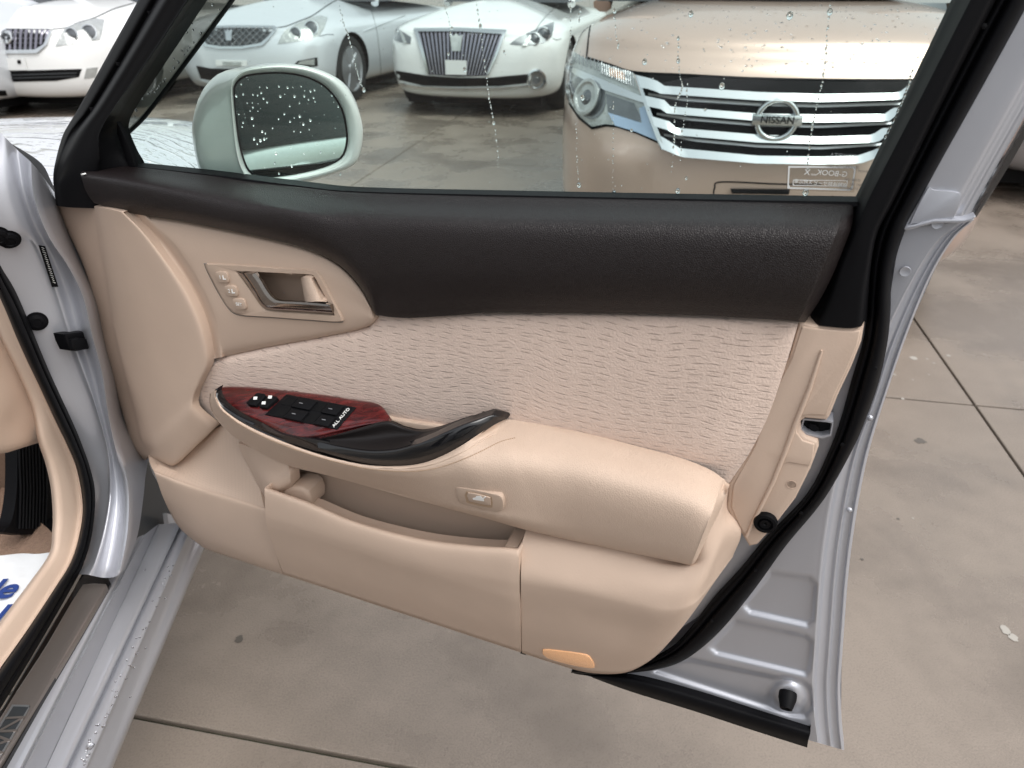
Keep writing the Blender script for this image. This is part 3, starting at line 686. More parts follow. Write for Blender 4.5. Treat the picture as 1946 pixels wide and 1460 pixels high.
# --- lower trim pieces
sg = [[(282, 866, .022), (330, 866, .022), (380, 840, .024), (415, 812, .026), (440, 822, .030), (462, 846, .036)],
      [(284, 878, .036), (330, 888, .036), (390, 880, .040), (430, 868, .042), (458, 872, .044), (476, 892, .048)],
      [(288, 888, .050), (335, 902, .053), (390, 912, .056), (440, 920, .058), (475, 925, .060), (494, 932, .062)],
      [(291, 894, .058), (338, 912, .062), (392, 930, .066), (440, 945, .068), (478, 957, .070), (502, 965, .072)]]
loft('speaker_grille', sg, 'dots', car, nu=6, nv=6, skirt=.01, sharp=80)
lo = [[(291, 893, .056), (338, 911, .061), (392, 929, .065), (440, 944, .067), (478, 956, .069), (503, 965, .071)],
      [(296, 905, .060), (342, 925, .066), (394, 943, .070), (442, 958, .072), (480, 970, .074), (505, 978, .076)],
      [(312, 950, .050), (352, 968, .062), (400, 988, .068), (446, 1002, .071), (486, 1016, .074), (516, 1026, .076)],
      [(340, 1002, .030), (376, 1016, .052), (416, 1032, .058), (456, 1046, .062), (494, 1060, .066), (530, 1070, .069)],
      [(385, 1040, .012), (404, 1048, .034), (434, 1058, .042), (468, 1069, .048), (504, 1081, .052), (538, 1092, .056)]]
lt = loft('lower_trim', lo, 'beige', car, nu=5, nv=6, skirt=.014, sharp=80)
lt['label'] = 'beige lower trim beneath the speaker cover'
# bracket between armrest and pocket
br = [[(452, 842, .060), (480, 852, .070), (512, 866, .078), (548, 884, .078)], [(462, 868, .056), (488, 882, .072), (520, 896, .080), (549, 892, .080)],
      [(478, 898, .060), (496, 912, .076), (518, 918, .086), (551, 902, .086)], [(497, 934, .064), (508, 938, .08), (528, 932, .086), (553, 919, .084)], [(505, 950, .06), (515, 950, .07), (532, 944, .07), (556, 930, .07)]]
loft('bracket', br, 'beige', car, nu=5, nv=5, skirt=.02, sharp=50)
slab('pocket_back', [(520, 850), (700, 890), (1040, 985), (1030, 1120), (760, 1120), (540, 1010)], .036, .01, 'beige_dark', car, bevel=0)
pk = [[(508, 935, .080), (590, 963, .080), (680, 1000, .080), (800, 1030, .080), (900, 1043, .080), (960, 1046, .080), (982, 1047, .080)],
      [(505, 926, .092), (590, 955, .092), (680, 992, .092), (800, 1023, .092), (900, 1036, .092), (960, 1040, .092), (984, 1042, .090)],
      [(503, 930, .100), (590, 961, .101), (680, 998, .101), (800, 1030, .101), (900, 1043, .101), (960, 1047, .100), (985, 1049, .098)],
      [(503, 945, .103), (590, 975, .105), (680, 1012, .105), (800, 1044, .105), (900, 1060, .105), (960, 1066, .104), (986, 1068, .102)],
      [(504, 975, .104), (592, 1002, .106), (684, 1033, .106), (800, 1066, .106), (900, 1088, .106), (962, 1099, .105), (987, 1103, .103)],
      [(506, 992, .1022), (594, 1018, .1040), (686, 1049, .1040), (800, 1082, .1040), (900, 1106, .1040), (963, 1119, .1030), (987, 1124, .1012)],
      [(510, 1010, .098), (598, 1036, .099), (690, 1065, .099), (800, 1098, .099), (900, 1126, .099), (964, 1144, .099), (988, 1150, .097)],
      [(525, 1055, .082), (615, 1083, .083), (704, 1112, .083), (806, 1144, .083), (902, 1174, .083), (966, 1194, .083), (989, 1200, .082)],
      [(539, 1092, .060), (625, 1120, .062), (712, 1149, .062), (810, 1181, .062), (904, 1212, .062), (968, 1233, .062), (990, 1240, .062)]]
pock = loft('map_pocket', pk, 'beige', car, nu=5, nv=5, skirt=.02, sharp=80)
pock['label'] = 'beige map pocket panel low on the door'
slab('pocket_block', [(530, 938), (540, 928), (556, 925), (574, 929), (584, 937), (589, 950), (589, 966), (560, 956)], .080, .035, 'beige_dark', pock, bevel=.006, segs=4)
slab('pocket_block', [(952, 1048), (960, 1038), (984, 1039), (986, 1060), (955, 1060)], .080, .04, 'beige_dark', pock, bevel=.002, segs=3)
slab('pocket_gap', [(984, 1046), (996, 1046), (1000, 1150), (999, 1245), (989, 1242), (986, 1150)], .056, .01, 'dark', pock, bevel=0)
rl = [[(1000, 990, .05), (1100, 1000, .05), (1200, 1010, .05), (1290, 1005, .045), (1340, 970, .070), (1372, 935, .044), (1386, 918, .024)],
      [(1000, 1006, .066), (1100, 1026, .066), (1200, 1046, .066), (1290, 1062, .060), (1335, 1050, .074), (1368, 992, .054), (1382, 966, .026)],
      [(993, 1030, .082), (1095, 1048, .080), (1198, 1068, .078), (1288, 1080, .076), (1344, 1068, .074), (1376, 1024, .052), (1398, 996, .032)],
      [(991, 1068, .096), (1095, 1086, .094), (1195, 1104, .092), (1276, 1118, .090), (1334, 1106, .080), (1366, 1064, .046), (1408, 1018, .030)],
      [(990, 1096, .1028), (1094, 1116, .102), (1190, 1136, .099), (1266, 1150, .095), (1318, 1140, .084), (1350, 1108, .046), (1394, 1054, .026)],
      [(990, 1118, .1020), (1094, 1138, .1005), (1190, 1158, .0975), (1264, 1170, .094), (1314, 1154, .083), (1346, 1120, .045), (1390, 1062, .026)],
      [(990, 1150, .094), (1090, 1170, .093), (1180, 1190, .088), (1248, 1200, .084), (1296, 1184, .074), (1322, 1158, .042), (1362, 1098, .022)],
      [(991, 1200, .080), (1080, 1222, .080), (1160, 1240, .076), (1224, 1242, .066), (1264, 1224, .056), (1290, 1200, .036), (1322, 1156, .018)],
      [(992, 1241, .060), (1050, 1260, .060), (1115, 1278, .056), (1180, 1280, .046), (1222, 1264, .034), (1258, 1236, .024), (1292, 1194, .012)]]
rlo = loft('rear_lower_trim', rl, 'beige', car, nu=5, nv=6, skirt=.012, sharp=80)

# --- rear vertical trim with latch opening and buffer
RT = [(1518, 615), (1547, 618), (1590, 622), (1626, 624), (1643, 615), (1637, 651), (1618, 699), (1592, 754), (1577, 792), (1571, 800), (1530, 796), (1521, 803), (1522, 822), (1531, 832), (1554, 840), (1556, 850), (1541, 891), (1512, 949), (1474, 998), (1440, 1036), (1424, 1040), (1400, 1002), (1380, 966), (1384, 920), (1427, 848), (1464, 746), (1499, 680)]
rt = slab('rear_trim', RT, .026, .022, 'beige', car, bevel=.004, segs=3)
UPR = [(1524, 622), (1560, 626), (1620, 630), (1636, 628), (1630, 655), (1611, 699), (1586, 752), (1570, 790), (1540, 789), (1522, 790), (1513, 800), (1515, 824), (1526, 838), (1548, 845), (1545, 872), (1538, 886), (1500, 880), (1484, 884), (1474, 900), (1464, 935), (1440, 985), (1420, 1025), (1404, 998), (1389, 964), (1393, 922), (1434, 850), (1470, 748), (1504, 684)]
slab('raised_face', UPR, .0276, .006, 'beige', rt, bevel=.0016, segs=3)
tube('moulded_rib', [dp(x, y, .0285) for x, y in ((1562, 666), (1540, 735), (1514, 800), (1492, 860), (1470, 915), (1440, 975), (1418, 1020))], [.0012, .0022, .0024, .0022, .0022, .002, .0015], 'beige', rt)
lathe('mould_mark', dp(1504, 921, .0262), WD, [(.0052, 0), (.0052, .0004), (.0046, .0004), (.0046, 0)], 'beige', rt, 24)
# latch opening
LA = [(1529, 799), (1572, 803), (1581, 805), (1577, 826), (1560, 830), (1534, 824), (1524, 815)]
lat = ring('latch_rim', [(x+(x-1551)*.12, y+(y-814)*.25) for x, y in LA], LA, .020, .02, 'silver_in', rt, n=48)
slab('latch_opening', LA, .010, .006, 'dark', rt, bevel=0)
slab('latch_claw', [(1536, 806), (1552, 808), (1558, 818), (1546, 822), (1538, 816)], .013, .004, 'black', rt, bevel=.001)
lathe('rubber_buffer', dp(1455, 988, .024), WD, [(.0125, 0), (.0125, .006), (.0115, .0085), (.0085, .009), (.008, .006), (.006, .006), (.0055, .0085), (.002, .008), (.0002, .006)], 'rubber', rt, 28)
# --- armrest
AT = [(412, 741, .098), (411, 756, .102), (426, 779, .105), (465, 806, .108), (525, 834, .110), (605, 863, .111), (685, 882, .111), (745, 886, .110), (795, 882, .108), (835, 869, .104), (872, 850, .098), (903, 830, .088), (938, 807, .068), (965, 797, .044), (1040, 808, .040), (1110, 822, .040), (1200, 845, .040), (1290, 869, .040), (1346, 891, .040), (1373, 909, .040), (1379, 914, .038), (1387, 921, .026)]
AB = [(399, 748, .080), (399, 770, .080), (414, 800, .080), (453, 836, .080), (540, 882, .082), (620, 903, .082), (700, 925, .082), (770, 945, .082), (830, 961, .082), (885, 976, .082), (935, 989, .082), (980, 1002, .082), (1020, 1012, .082), (1050, 1019, .082), (1090, 1028, .082), (1135, 1037, .082), (1190, 1049, .082), (1240, 1059, .080), (1284, 1068, .076), (1309, 1074, .074), (1315, 1075, .070), (1330, 1072, .040)]
rows = [AT]
for t in (.05, .14, .28, .42, .6, .8, .93, 1.0):
    row = []
    for i, (a, b) in enumerate(zip(AT, AB)):
        rear = min(1, max(0, (i-10.5)/3.5))           # 0 over the switch rim, 1 on the rear pad
        # front rim: a rounded roll; rear: a broad top that rolls over into the face
        wf = {.05: .006, .14: .009, .28: .008, .42: .004, .6: -.002, .8: -.009, .93: -.015, 1.: 0}[t]
        x, y = a[0]+(b[0]-a[0])*t, a[1]+(b[1]-a[1])*t
        wfront = a[2] + (b[2]-a[2])*t*.3 + wf if t < 1 else b[2]
        u_ = min(1, t/.4); u_ = u_*u_*(3-2*u_)
        if .0 < t < 1: wfront = wfront*(1-u_*min(1, max(0, (i-7)/3))) + (.110+wf*.6)*u_*min(1, max(0, (i-7)/3))
        wr = {.05: .050, .14: .064, .28: .084, .42: .096, .6: .099, .8: .095, .93: .088, 1.: .076}[t]
        if i == 19: wr -= .002
        if i == 20: wr -= .006
        if i == 21: wr = .055
        row.append((x, y, wfront*(1-rear) + wr*rear))
    rows.append(row)
rows.append([(x, y-4, .05) for x, y, w in AB])
arm = loft('armrest', rows, 'leather', car, nu=4, nv=5, skirt=0, sharp=80)
arm['label'] = 'soft beige armrest with a stitched rim'
# stitches following the rim
st = spline([tuple(Vector(a).lerp(Vector(b), .16)[:2])+(0,) for a, b in list(zip(AT, AB))[2:14]], 30)
abv = bvh_of(arm)
bm = bmesh.new(); last = None; acc = []
for p in st:
    loc, nor = cast(abv, p.x, p.y)
    if loc is not None: acc.append((loc, nor))
pts = resample([a for a, _ in acc], 330)
for i in range(0, len(pts)-1, 2):
    a, b = pts[i], pts[i].lerp(pts[i+1], 1.2); t = (b-a).normalized(); nn = acc[min(len(acc)-1, int(i/330*len(acc)))][1]; s = t.cross(nn).normalized()*.0005
    q = [bm.verts.new(v + nn*h) for h in (-.0003, .0006) for v in (a-s, b-s, b+s, a+s)]
    for f in ((4, 5, 6, 7), (0, 1, 5, 4), (1, 2, 6, 5), (2, 3, 7, 6), (3, 0, 4, 7)): bm.faces.new([q[k] for k in f])
so = from_bm('stitching', bm, 'thread', arm, smooth=False); so['kind'] = 'stuff'
tube('piping', [cast(abv, p.x, p.y)[0] for p in spline([tuple(Vector(a).lerp(Vector(b), .07)[:2])+(0,) for a, b in list(zip(AT, AB))[1:13]], 8) if cast(abv, p.x, p.y)[0]], .0011, 'leather', arm, 6)
# boot release button on the armrest face
loc, nor = cast(abv, 910, 951)
bf = plane_fn(loc, nor)
slab('button_bezel', [(866, 930), (880, 928), (935, 939), (953, 946), (956, 968), (946, 973), (932, 972), (880, 959), (871, 952)], .0015, .006, 'beige_dark', arm, bevel=.0012, sub=3, fn=bf, back=-nor)
slab('boot_release_button', [(889, 937), (927, 945), (931, 949), (932, 958), (928, 961), (894, 954), (890, 950)], .0030, .004, 'beige_dark', arm, bevel=.0008, sub=2, fn=bf, back=-nor)
slab('button_print', [(898, 947), (903, 946), (905, 943), (913, 943), (917, 947), (922, 944), (923, 945), (919, 949), (920, 953), (899, 950)], .0033, .0006, 'wtext', arm, bevel=0, fn=bf, back=-nor)
slab('button_slot', [(886, 934), (930, 943), (935, 948), (936, 962), (930, 965), (891, 957), (886, 951)], .0017, .001, 'thread', arm, bevel=0, sub=2, fn=bf, back=-nor)

# --- switch panel: tilted wooden plate
pA, pB, pC = dp(421, 735, .046), dp(719, 767, .046), dp(575, 838, .104)
PN = (pB-pA).cross(pC-pA).normalized()
if PN.z < 0: PN = -PN
tp = plane_fn(pA, PN)
bk = [(409, 749), (421, 736), (462, 735), (503, 738), (560, 744), (620, 751), (668, 759), (719, 768), (741, 792)]
fr = [(409, 757), (424, 778), (455, 800), (495, 818), (544, 835), (590, 836), (640, 825), (690, 812), (737, 801)]
rows = []
for t, h in ((0, .0005), (.02, .004), (.12, .005), (.4, .0055), (.70, .006), (.76, .0058), (.9, .001), (.97, -.003), (1, -.007)):
    row = []
    for i, (a, b) in enumerate(zip(bk, fr)):
        hh = h
        if t > .72 and i >= 5: hh = .0055 if t < .95 else .001
        row.append((a[0]+(b[0]-a[0])*t, a[1]+(b[1]-a[1])*t, hh))
    rows.append(row)
wood = loft('switch_panel', rows, 'wood', car, nu=5, nv=4, fn=tp, skirt=.006, sdir=-PN, sharp=60)
wood['label'] = 'glossy red wood-grain window switch panel'
# black surround
so_ = [(408, 742, .09), (408, 758, .098), (424, 781, .102), (463, 808, .105), (524, 837, .107), (605, 866, .108), (640, 876, .108)]
si_ = [(414, 738, .088), (412, 752, .094), (426, 774, .098), (466, 800, .101), (530, 826, .104), (590, 834, .104), (625, 840, .102)]
rows = [[(*a[:2], a[2]-.012) for a in so_], [(x, y-1, w) for x, y, w in so_], [tuple(Vector(a).lerp(Vector(b), .5)) for a, b in zip(so_, si_)], si_]
loft('panel_surround', rows, 'gloss', wood, nu=5, nv=3, skirt=.01, sharp=50)
blk = [(544, 749), (676, 774), (640, 816), (503, 788)]
sw = slab('switch_plate', blk, .0072, .006, 'black', wood, bevel=.0006, fn=tp, back=-PN)
def quad(u0, v0, u1, v1):           # u across the plate, v from back to front
    a, b, c, d = [Vector(q) for q in blk]
    P_ = lambda u, v: (a.lerp(b, u)).lerp(d.lerp(c, u), v)
    return [tuple(P_(u0, v0)), tuple(P_(u1, v0)), tuple(P_(u1, v1)), tuple(P_(u0, v1))]
for (u0, v0, u1, v1) in ((.20, .06, .46, .46), (.24, .54, .48, .96), (.62, .06, .84, .46), (.66, .54, .86, .96)):
    q = quad(u0, v0, u1, v1)
    w_ = slab('window_switch', q, .0105, .006, 'black', wood, bevel=.001, fn=tp, back=-PN)
    q2 = quad(u0-.14, v0+.01, u0-.005, v1-.01)
    slab('switch_well', q2, .0076, .002, 'dark', wood, bevel=0, fn=tp, back=-PN)
    c = sum((Vector(p) for p in quad(u0+.05, v0+.12, u0+.11, v0+.2)), Vector((0, 0)))/4
    slab('switch_mark', [(c.x-4, c.y), (c.x+3, c.y+1.3), (c.x+3, c.y+2.6), (c.x-4, c.y+1.3)], .0108, .0004, 'rim', wood, bevel=0, fn=tp, back=-PN)
tb, tc_ = Vector(quad(.93, .5, .93, .5)[0]), None
o0 = tp(*quad(.93, .72, .93, .72)[0], .0078); xd = (tp(*quad(.93, .2, .93, .2)[0], 0) - tp(*quad(.93, .9, .93, .9)[0], 0))
text('switch_print', 'ALL AUTO', o0 + xd*.30, xd, PN.cross(xd), .0064, 'wtext', wood, bold=.01)
for (c, mk) in (([(488, 746), (502, 748), (505, 752), (486, 771), (471, 769), (467, 765)], 0), ([(511, 751), (525, 753), (527, 757), (506, 775), (494, 774), (490, 770)], 1)):
    slab('lock_switch', c, .0105, .007, 'black', wood, bevel=.0012, fn=tp, back=-PN)
for (x, y) in ((485, 757), (513, 755), (501, 766)):
    slab('switch_mark', [(x-3, y-3), (x+4, y-3), (x+3, y+2.5), (x-4, y+2.5)], .0109, .0004, 'wtext', wood, bevel=0, fn=tp, back=-PN)

# --- pull handle
U = [(600, 835, .100), (640, 826, .097), (690, 813, .088), (735, 802, .078), (768, 813, .074), (800, 819, .074), (834, 813, .076), (872, 800, .072), (915, 785, .058)]
Dm = [(601, 836, .1005), (645, 835, .096), (696, 832, .088), (742, 828, .081), (779, 829, .079), (808, 824, .082), (841, 814, .084), (878, 801, .078), (921, 786, .062)]
Rg = [(602, 838, .102), (650, 848, .104), (702, 855, .105), (750, 853, .105), (789, 843, .104), (819, 831, .100), (849, 817, .094), (885, 802, .084), (930, 787, .066)]
R2_ = [(603, 841, .104), (652, 852, .108), (704, 859, .110), (752, 857, .110), (792, 847, .109), (823, 835, .105), (853, 821, .099), (890, 805, .088), (937, 789, .068)]
Lw = [(606, 865, .108), (684, 884, .109), (745, 888, .109), (795, 884, .107), (836, 871, .103), (873, 852, .097), (904, 832, .087), (939, 808, .069), (965, 795, .05)]
mid2 = [tuple(Vector(a).lerp(Vector(b), .5) + Vector((0, 0, .0025))) for a, b in zip(R2_, Lw)]
M['satin'] = mat('satin_black', (.012, .010, .010), .42, spec=.3)
ph = loft('pull_handle', [Rg, R2_, mid2, Lw], 'gloss', car, nu=6, nv=6, skirt=.012, sharp=80)
ph['label'] = 'glossy black pull handle curving from the switch panel'
loft('grip_dish', [[(x, y, w-.02) for x, y, w in U], U, Dm, [(x, y+.6, w+.0006) for x, y, w in Rg]], 'satin', ph, nu=6, nv=5, skirt=.004, sharp=80)
slab('grip_cup', [(736, 794), (752, 799), (800, 806), (836, 811), (850, 816), (840, 834), (790, 838), (745, 830)], .047, .02, 'leather', arm, bevel=.002)

# --- courtesy lamp low on the trim
rbv = bvh_of(rlo); loc, nor = cast(rbv, 1080, 1255); cf = plane_fn(loc, nor)
M['lamp_case'] = M['beige_dark']
lm = slab('courtesy_lamp', [(1031, 1237), (1060, 1238), (1104, 1244), (1120, 1250), (1129, 1267), (1124, 1271), (1090, 1266), (1040, 1252)], .002, .01, 'lamp_glow', car, bevel=.001, fn=cf, back=-nor, sub=2)
lm['label'] = 'small amber courtesy lamp at the bottom of the trim'

# --- outside mirror
MC = dp(556, 240, -.062)
MT = Vector((.75, -1.5, 1.04)); mn = ((MT-MC).normalized() - (MC-CAM).normalized()).normalized()      # aimed at the car parked behind
mf = plane_fn(MC, mn)              # third argument: metres towards the camera
GL = [(444, 180), (447, 160), (462, 146), (490, 140), (533, 138), (575, 144), (607, 157), (630, 176), (650, 207), (659, 245), (659, 276), (648, 301), (615, 318), (560, 331), (510, 337), (484, 334), (468, 318), (456, 280), (449, 235)]
RI = [(441, 180), (444, 158), (460, 142), (488, 136), (533, 134), (577, 140), (611, 154), (635, 174), (656, 206), (665, 245), (665, 279), (652, 305), (617, 322), (561, 335), (509, 341), (481, 338), (464, 321), (452, 282), (446, 235)]
RO = [(437, 180), (440, 156), (456, 136), (482, 127), (530, 122), (580, 126), (626, 141), (656, 164), (678, 202), (689, 245), (686, 286), (672, 313), (630, 331), (570, 346), (512, 352), (474, 347), (456, 325), (445, 285), (440, 235)]
HO = [(376, 225), (386, 188), (404, 158), (438, 134), (520, 121), (582, 126), (630, 143), (660, 166), (680, 204), (688, 247), (682, 286), (668, 314), (628, 333), (565, 350), (500, 358), (430, 352), (392, 332), (378, 285), (374, 252)]
HM = [((x-532)*.97+520, (y-240)*.97+240) for x, y in HO]
HB = [((x-532)*.72+514, (y-240)*.72+244) for x, y in HO]
sm = lambda L, d: [(p.x, p.y, d) for p in spline([(x, y, 0) for x, y in L], 3, True)]
M['mirror_paint'] = mat('mirror_housing_paint', (.58, .58, .56), .3, metal=.2, coat=.8)
mirror = loft('door_mirror', [sm(GL, -.012), sm(RI, -.002), sm([((a+c)/2, (b+d)/2) for (a, b), (c, d) in zip(RI, RO)], .002), sm(RO, -.003), sm([(a*.6+c*.4, b*.6+d*.4) for (a, b), (c, d) in zip(RO, HO)], -.02), sm(HO, -.045), sm(HM, -.075), sm(HB, -.13), sm([((x-532)*.02+514, (y-240)*.02+244) for x, y in HO], -.15)],
              'mirror_paint', car, nu=1, nv=4, fn=mf, skirt=0, closed=True, sharp=80)
mirror['label'] = 'silver outside mirror seen through the wet window'
loft('mirror_gasket', [sm([(a*.4+c*.6, b*.4+d*.6) for (a, b), (c, d) in zip(GL, RI)], -.009), sm([((x-552)*.965+552, (y-240)*.965+240) for x, y in GL], -.011)], 'rubber', mirror, nu=1, nv=2, fn=mf, skirt=.004, sdir=-mn, closed=True)
mg = slab('mirror_glass', [((x-552)*.975+552, (y-240)*.975+240) for x, y in GL], -.0105, .003, 'mirror', mirror, bevel=0, fn=mf, back=-mn, sub=3)
stalk = loft('mirror_foot', [[(395, 325, -.06), (440, 335, -.05), (470, 345, -.05)], [(380, 350, -.06), (440, 360, -.05), (490, 368, -.05)], [(370, 385, -.06), (440, 390, -.05), (500, 395, -.05)]], 'mirror_paint', mirror, nu=4, nv=4, fn=mf, skirt=.05, sdir=-mn)
items = []
random.seed(11)
md = [(578, 586), (592, 655), (545, 668), (660, 658), (692, 662), (718, 645), (706, 606), (757, 608), (840, 600), (900, 610), (936, 606), (994, 600), (1018, 630), (1058, 634), (1086, 626), (880, 655), (948, 670), (850, 670), (733, 684), (758, 710), (620, 716), (655, 714), (660, 746), (694, 772), (640, 770), (562, 794), (540, 752), (915, 738), (982, 716), (1015, 668), (1045, 692), (1080, 680), (1090, 706), (878, 792), (838, 826), (946, 818), (985, 808), (1058, 836), (1010, 862), (918, 844), (796, 890), (944, 912), (990, 916), (1050, 900), (724, 914), (746, 926), (668, 966), (690, 1000), (712, 976), (738, 966), (756, 960), (585, 880), (556, 944), (592, 852), (654, 822), (664, 872), (1220, 708), (1250, 740), (1205, 664), (1015, 1068), (1222, 1060), (924, 1028), (820, 1066), (930, 1154), (742, 1164), (1104, 1002), (1230, 890)]
for x, y in md:
    r = .0007 + .0010*rnd()**1.5; px_, py_ = 300+x/3.65, y/3.65
    items.append((mf(px_, py_, -.0103), mn, r, r*1.15))
drops_mesh('water_droplets', items, mirror)

# --- rain on the glass
def gdrop(px, py, r, ry=1.2, w=-.0145): return (dp(px, py, w), -WD, r, r*ry)
items = []
big = [(691, 171, 5), (938, 234, 4), (883, 133, 4.5), (1103, 21, 3), (1225, 118, 5), (1289, 116, 4), (1372, 164, 6), (1501, 30, 6), (1577, 23, 5), (1100, 352, 5), (1167, 367, 5), (1288, 363, 5), (1304, 339, 3), (1107, 186, 5), (1313, 27, 5), (1168, 21, 4), (530, 330, 3), (646, 331, 3), (1531, 366, 6), (1581, 377, 4), (1289, 74, 3), (1340, 209, 3), (1200, 248, 3), (852, 103, 3), (958, 99, 3), (1510, 375, 3), (859, 54, 3), (913, 50, 4)]
for x, y, r in big: items.append(gdrop(x, y, r*.00045, 1.35))
def trail(pts, n, r0, r1):
    P_ = spline([(x, y, 0) for x, y in pts], 20)
    for k in range(n):
        p = P_[min(len(P_)-1, int((k+rnd()*.8)/n*len(P_)))]
        items.append(gdrop(p.x + rnd()*2-1, p.y, r0+(r1-r0)*rnd(), 1+rnd()))
trail([(645, 12), (655, 50), (664, 75), (672, 110), (680, 140), (688, 165)], 34, .0004, .0011)
trail([(905, 0), (912, 50), (918, 100), (925, 150), (930, 190), (938, 230), (945, 280), (946, 320)], 44, .0004, .0011)
trail([(845, 12), (852, 35), (857, 65)], 9, .0004, .001)
trail([(1083, 0), (1085, 40), (1083, 90)], 14, .0004, .001)
trail([(1102, 15), (1100, 45)], 6, .0005, .001)
trail([(1095, 235), (1096, 300), (1100, 345)], 16, .0004, .0008)
trail([(1167, 20), (1170, 60), (1176, 95)], 10, .0004, .001)
trail([(1166, 190), (1165, 270), (1165, 360)], 18, .0004, .0008)
trail([(1288, 70), (1290, 130), (1296, 165), (1284, 200), (1282, 260), (1276, 330)], 34, .0004, .001)
trail([(1306, 160), (1305, 200), (1297, 250), (1292, 310)], 20, .0004, .0009)
trail([(1577, 10), (1572, 60), (1568, 120), (1560, 170), (1550, 210), (1542, 250), (1536, 300), (1534, 350)], 46, .0004, .0011)
trail([(1735, 130), (1722, 175), (1705, 215), (1680, 265)], 22, .0006, .0014)
for k in range(150): items.append(gdrop(420+rnd()*1300, rnd()*375, .00025+.0004*rnd(), 1.2))
drops_mesh('water_droplets', items, glass_o, seg=8)
items = []
for k in range(46):
    t = rnd(); s = rnd(); a = Vector((370, 0)).lerp(Vector((226, 232)), t); b = Vector((432, 2)).lerp(Vector((236, 252)), t); p = a.lerp(b, s if rnd() > .3 else .95)
    r = .0006+.0013*rnd(); items.append((dp(p.x, p.y, -.026), WD, r*1.2, r))
drops_mesh('water_droplets', items, visor)

# --- sticker and etched marks on the glass (they read from outside)
gx, gy = -UD, VD
stk = ring('sticker', [(1498, 316), (1627, 317), (1620, 363), (1496, 359)], [(1501, 319), (1624, 320), (1617, 360), (1499, 356)], -.0095, .0006, 'wtext', glass_o, n=40, bevel=0)
slab('sticker_film', [(1496, 314), (1630, 315), (1623, 366), (1494, 362)], -.0099, .0003, 'film', glass_o, bevel=0)
gsc = (dp(1600, 340, 0)-dp(1500, 340, 0)).length/100      # metres per photo pixel here
text('sticker_print', 'G-BOOK', dp(1581, 330, -.0090), gx, gy, 15*gsc, 'wtext', glass_o)
text('sticker_print', 'X', dp(1534, 328, -.0090), gx, gy, 16*gsc, 'wtext', glass_o)
text('sticker_print', 'mm', dp(1547, 332, -.0090), gx, gy, 7*gsc, 'wtext', glass_o, shear=.3)
text('sticker_print', '盗難追跡サービス対応車', dp(1559, 349, -.0090), gx, gy, 9.5*gsc, 'wtext', glass_o)
ring('sticker', [(1507, 342), (1612, 343), (1609, 355), (1506, 353)], [(1508.3, 343.2), (1610.6, 344.2), (1607.8, 353.8), (1507.3, 351.8)], -.0093, .0003, 'wtext', glass_o, n=40, bevel=0)
text('etched_mark', 'TOYOTA', dp(1602, 297, -.0092), gx, gy, 12*gsc, 'rim', glass_o)
for (s, x, y) in (('AGC AUTOMOTIVE', 1602, 317), ('M2H5', 1640, 326), ('43R-00035', 1620, 342), ('AS2 16A', 1626, 351), ('TEMPERLITE', 1612, 358)):
    text('etched_mark', s, dp(x, y, -.0092), UD, gy, 7*gsc, 'gtext', glass_o)
# ------------------------------------------------------------------ body of the silver car: pillar, sill, bonnet, side
BA = math.radians(4.5)
BF = Vector((-math.sin(BA), math.cos(BA), 0)); BN = Vector((math.cos(BA), math.sin(BA), 0)); BO = Vector((-.52, .76, 0))
def bp(px, py, n=0.): return hit(px, py, BO + BN*n, BN)
def bq(s, n, z): return BO + BF*s + BN*n + Vector((0, 0, z))
J = [[(-60, 262), (-10, 250), (10, 262), (36, 288), (66, 316), (110, 375)],
     [(-60, 350), (0, 350), (25, 345), (48, 362), (72, 380), (140, 430)],
     [(-45, 420), (26, 432), (48, 420), (72, 430), (99, 452), (165, 480)],
     [(0, 503), (58, 474), (78, 480), (104, 490), (136, 509), (190, 540)],
     [(33, 562), (93, 556), (110, 556), (132, 560), (165, 566), (212, 605)],
     [(61, 628), (118, 632), (133, 630), (152, 632), (182, 640), (228, 665)],
     [(91, 700), (146, 703), (158, 702), (176, 704), (200, 712), (245, 735)],
     [(113, 758), (172, 768), (181, 770), (194, 776), (210, 786), (256, 800)],
     [(151, 837), (196, 844), (202, 845), (211, 846), (223, 847), (280, 860)],
     [(171, 892), (203, 899), (209, 900), (222, 903), (240, 905), (276, 910)],
     [(180, 940), (203, 950), (209, 952), (224, 956), (245, 957), (272, 950)],
     [(175, 1008), (192, 1012), (199, 1014), (216, 1019), (241, 1022), (262, 1015)],
     [(161, 1063), (177, 1066), (184, 1068), (204, 1076), (228, 1082), (245, 1062)],
     [(146, 1092), (164, 1092), (174, 1094), (196, 1098), (220, 1096), (238, 1082)]]
nn = [-.135, -.105, -.095, -.090, -.060, -.150]
rows = []
for i, r in enumerate(J):
    k = max(0, min(1, (i-7)/2))
    row = []
    for c, (x, y) in enumerate(r):
        n_ = nn[c]
        if c == 5: n_ = (-.118 if i < 5 else -.150) + .085*k
        row.append((x, y, n_))
    rows.append(row)
jamb = loft('hinge_pillar', rows, 'silver_in', car, nu=5, nv=6, fn=bp, skirt=.0, sharp=80)
jamb['label'] = 'silver hinge pillar beside the door opening'
jb = bvh_of(jamb)
for (x, y, r) in ((17, 455, .0105), (70, 611, .0105), (-3, 449, .0105)):
    loc, nor = cast(jb, x, y)
    if loc is None: continue
    lathe('rubber_plug', loc, nor, [(r*1.35, -.002), (r*1.3, .0008), (r*1.05, .001), (r, .005), (r*.6, .0065), (r*.55, .0055), (.0002, .006)], 'rubber', jamb, 24)
loc, nor = cast(jb, 90, 506); jf = plane_fn(loc, nor)
slab('label_strip', [(74, 466), (86, 468), (111, 545), (100, 546)], .0012, .001, 'dark', jamb, bevel=0, fn=jf, back=-nor)
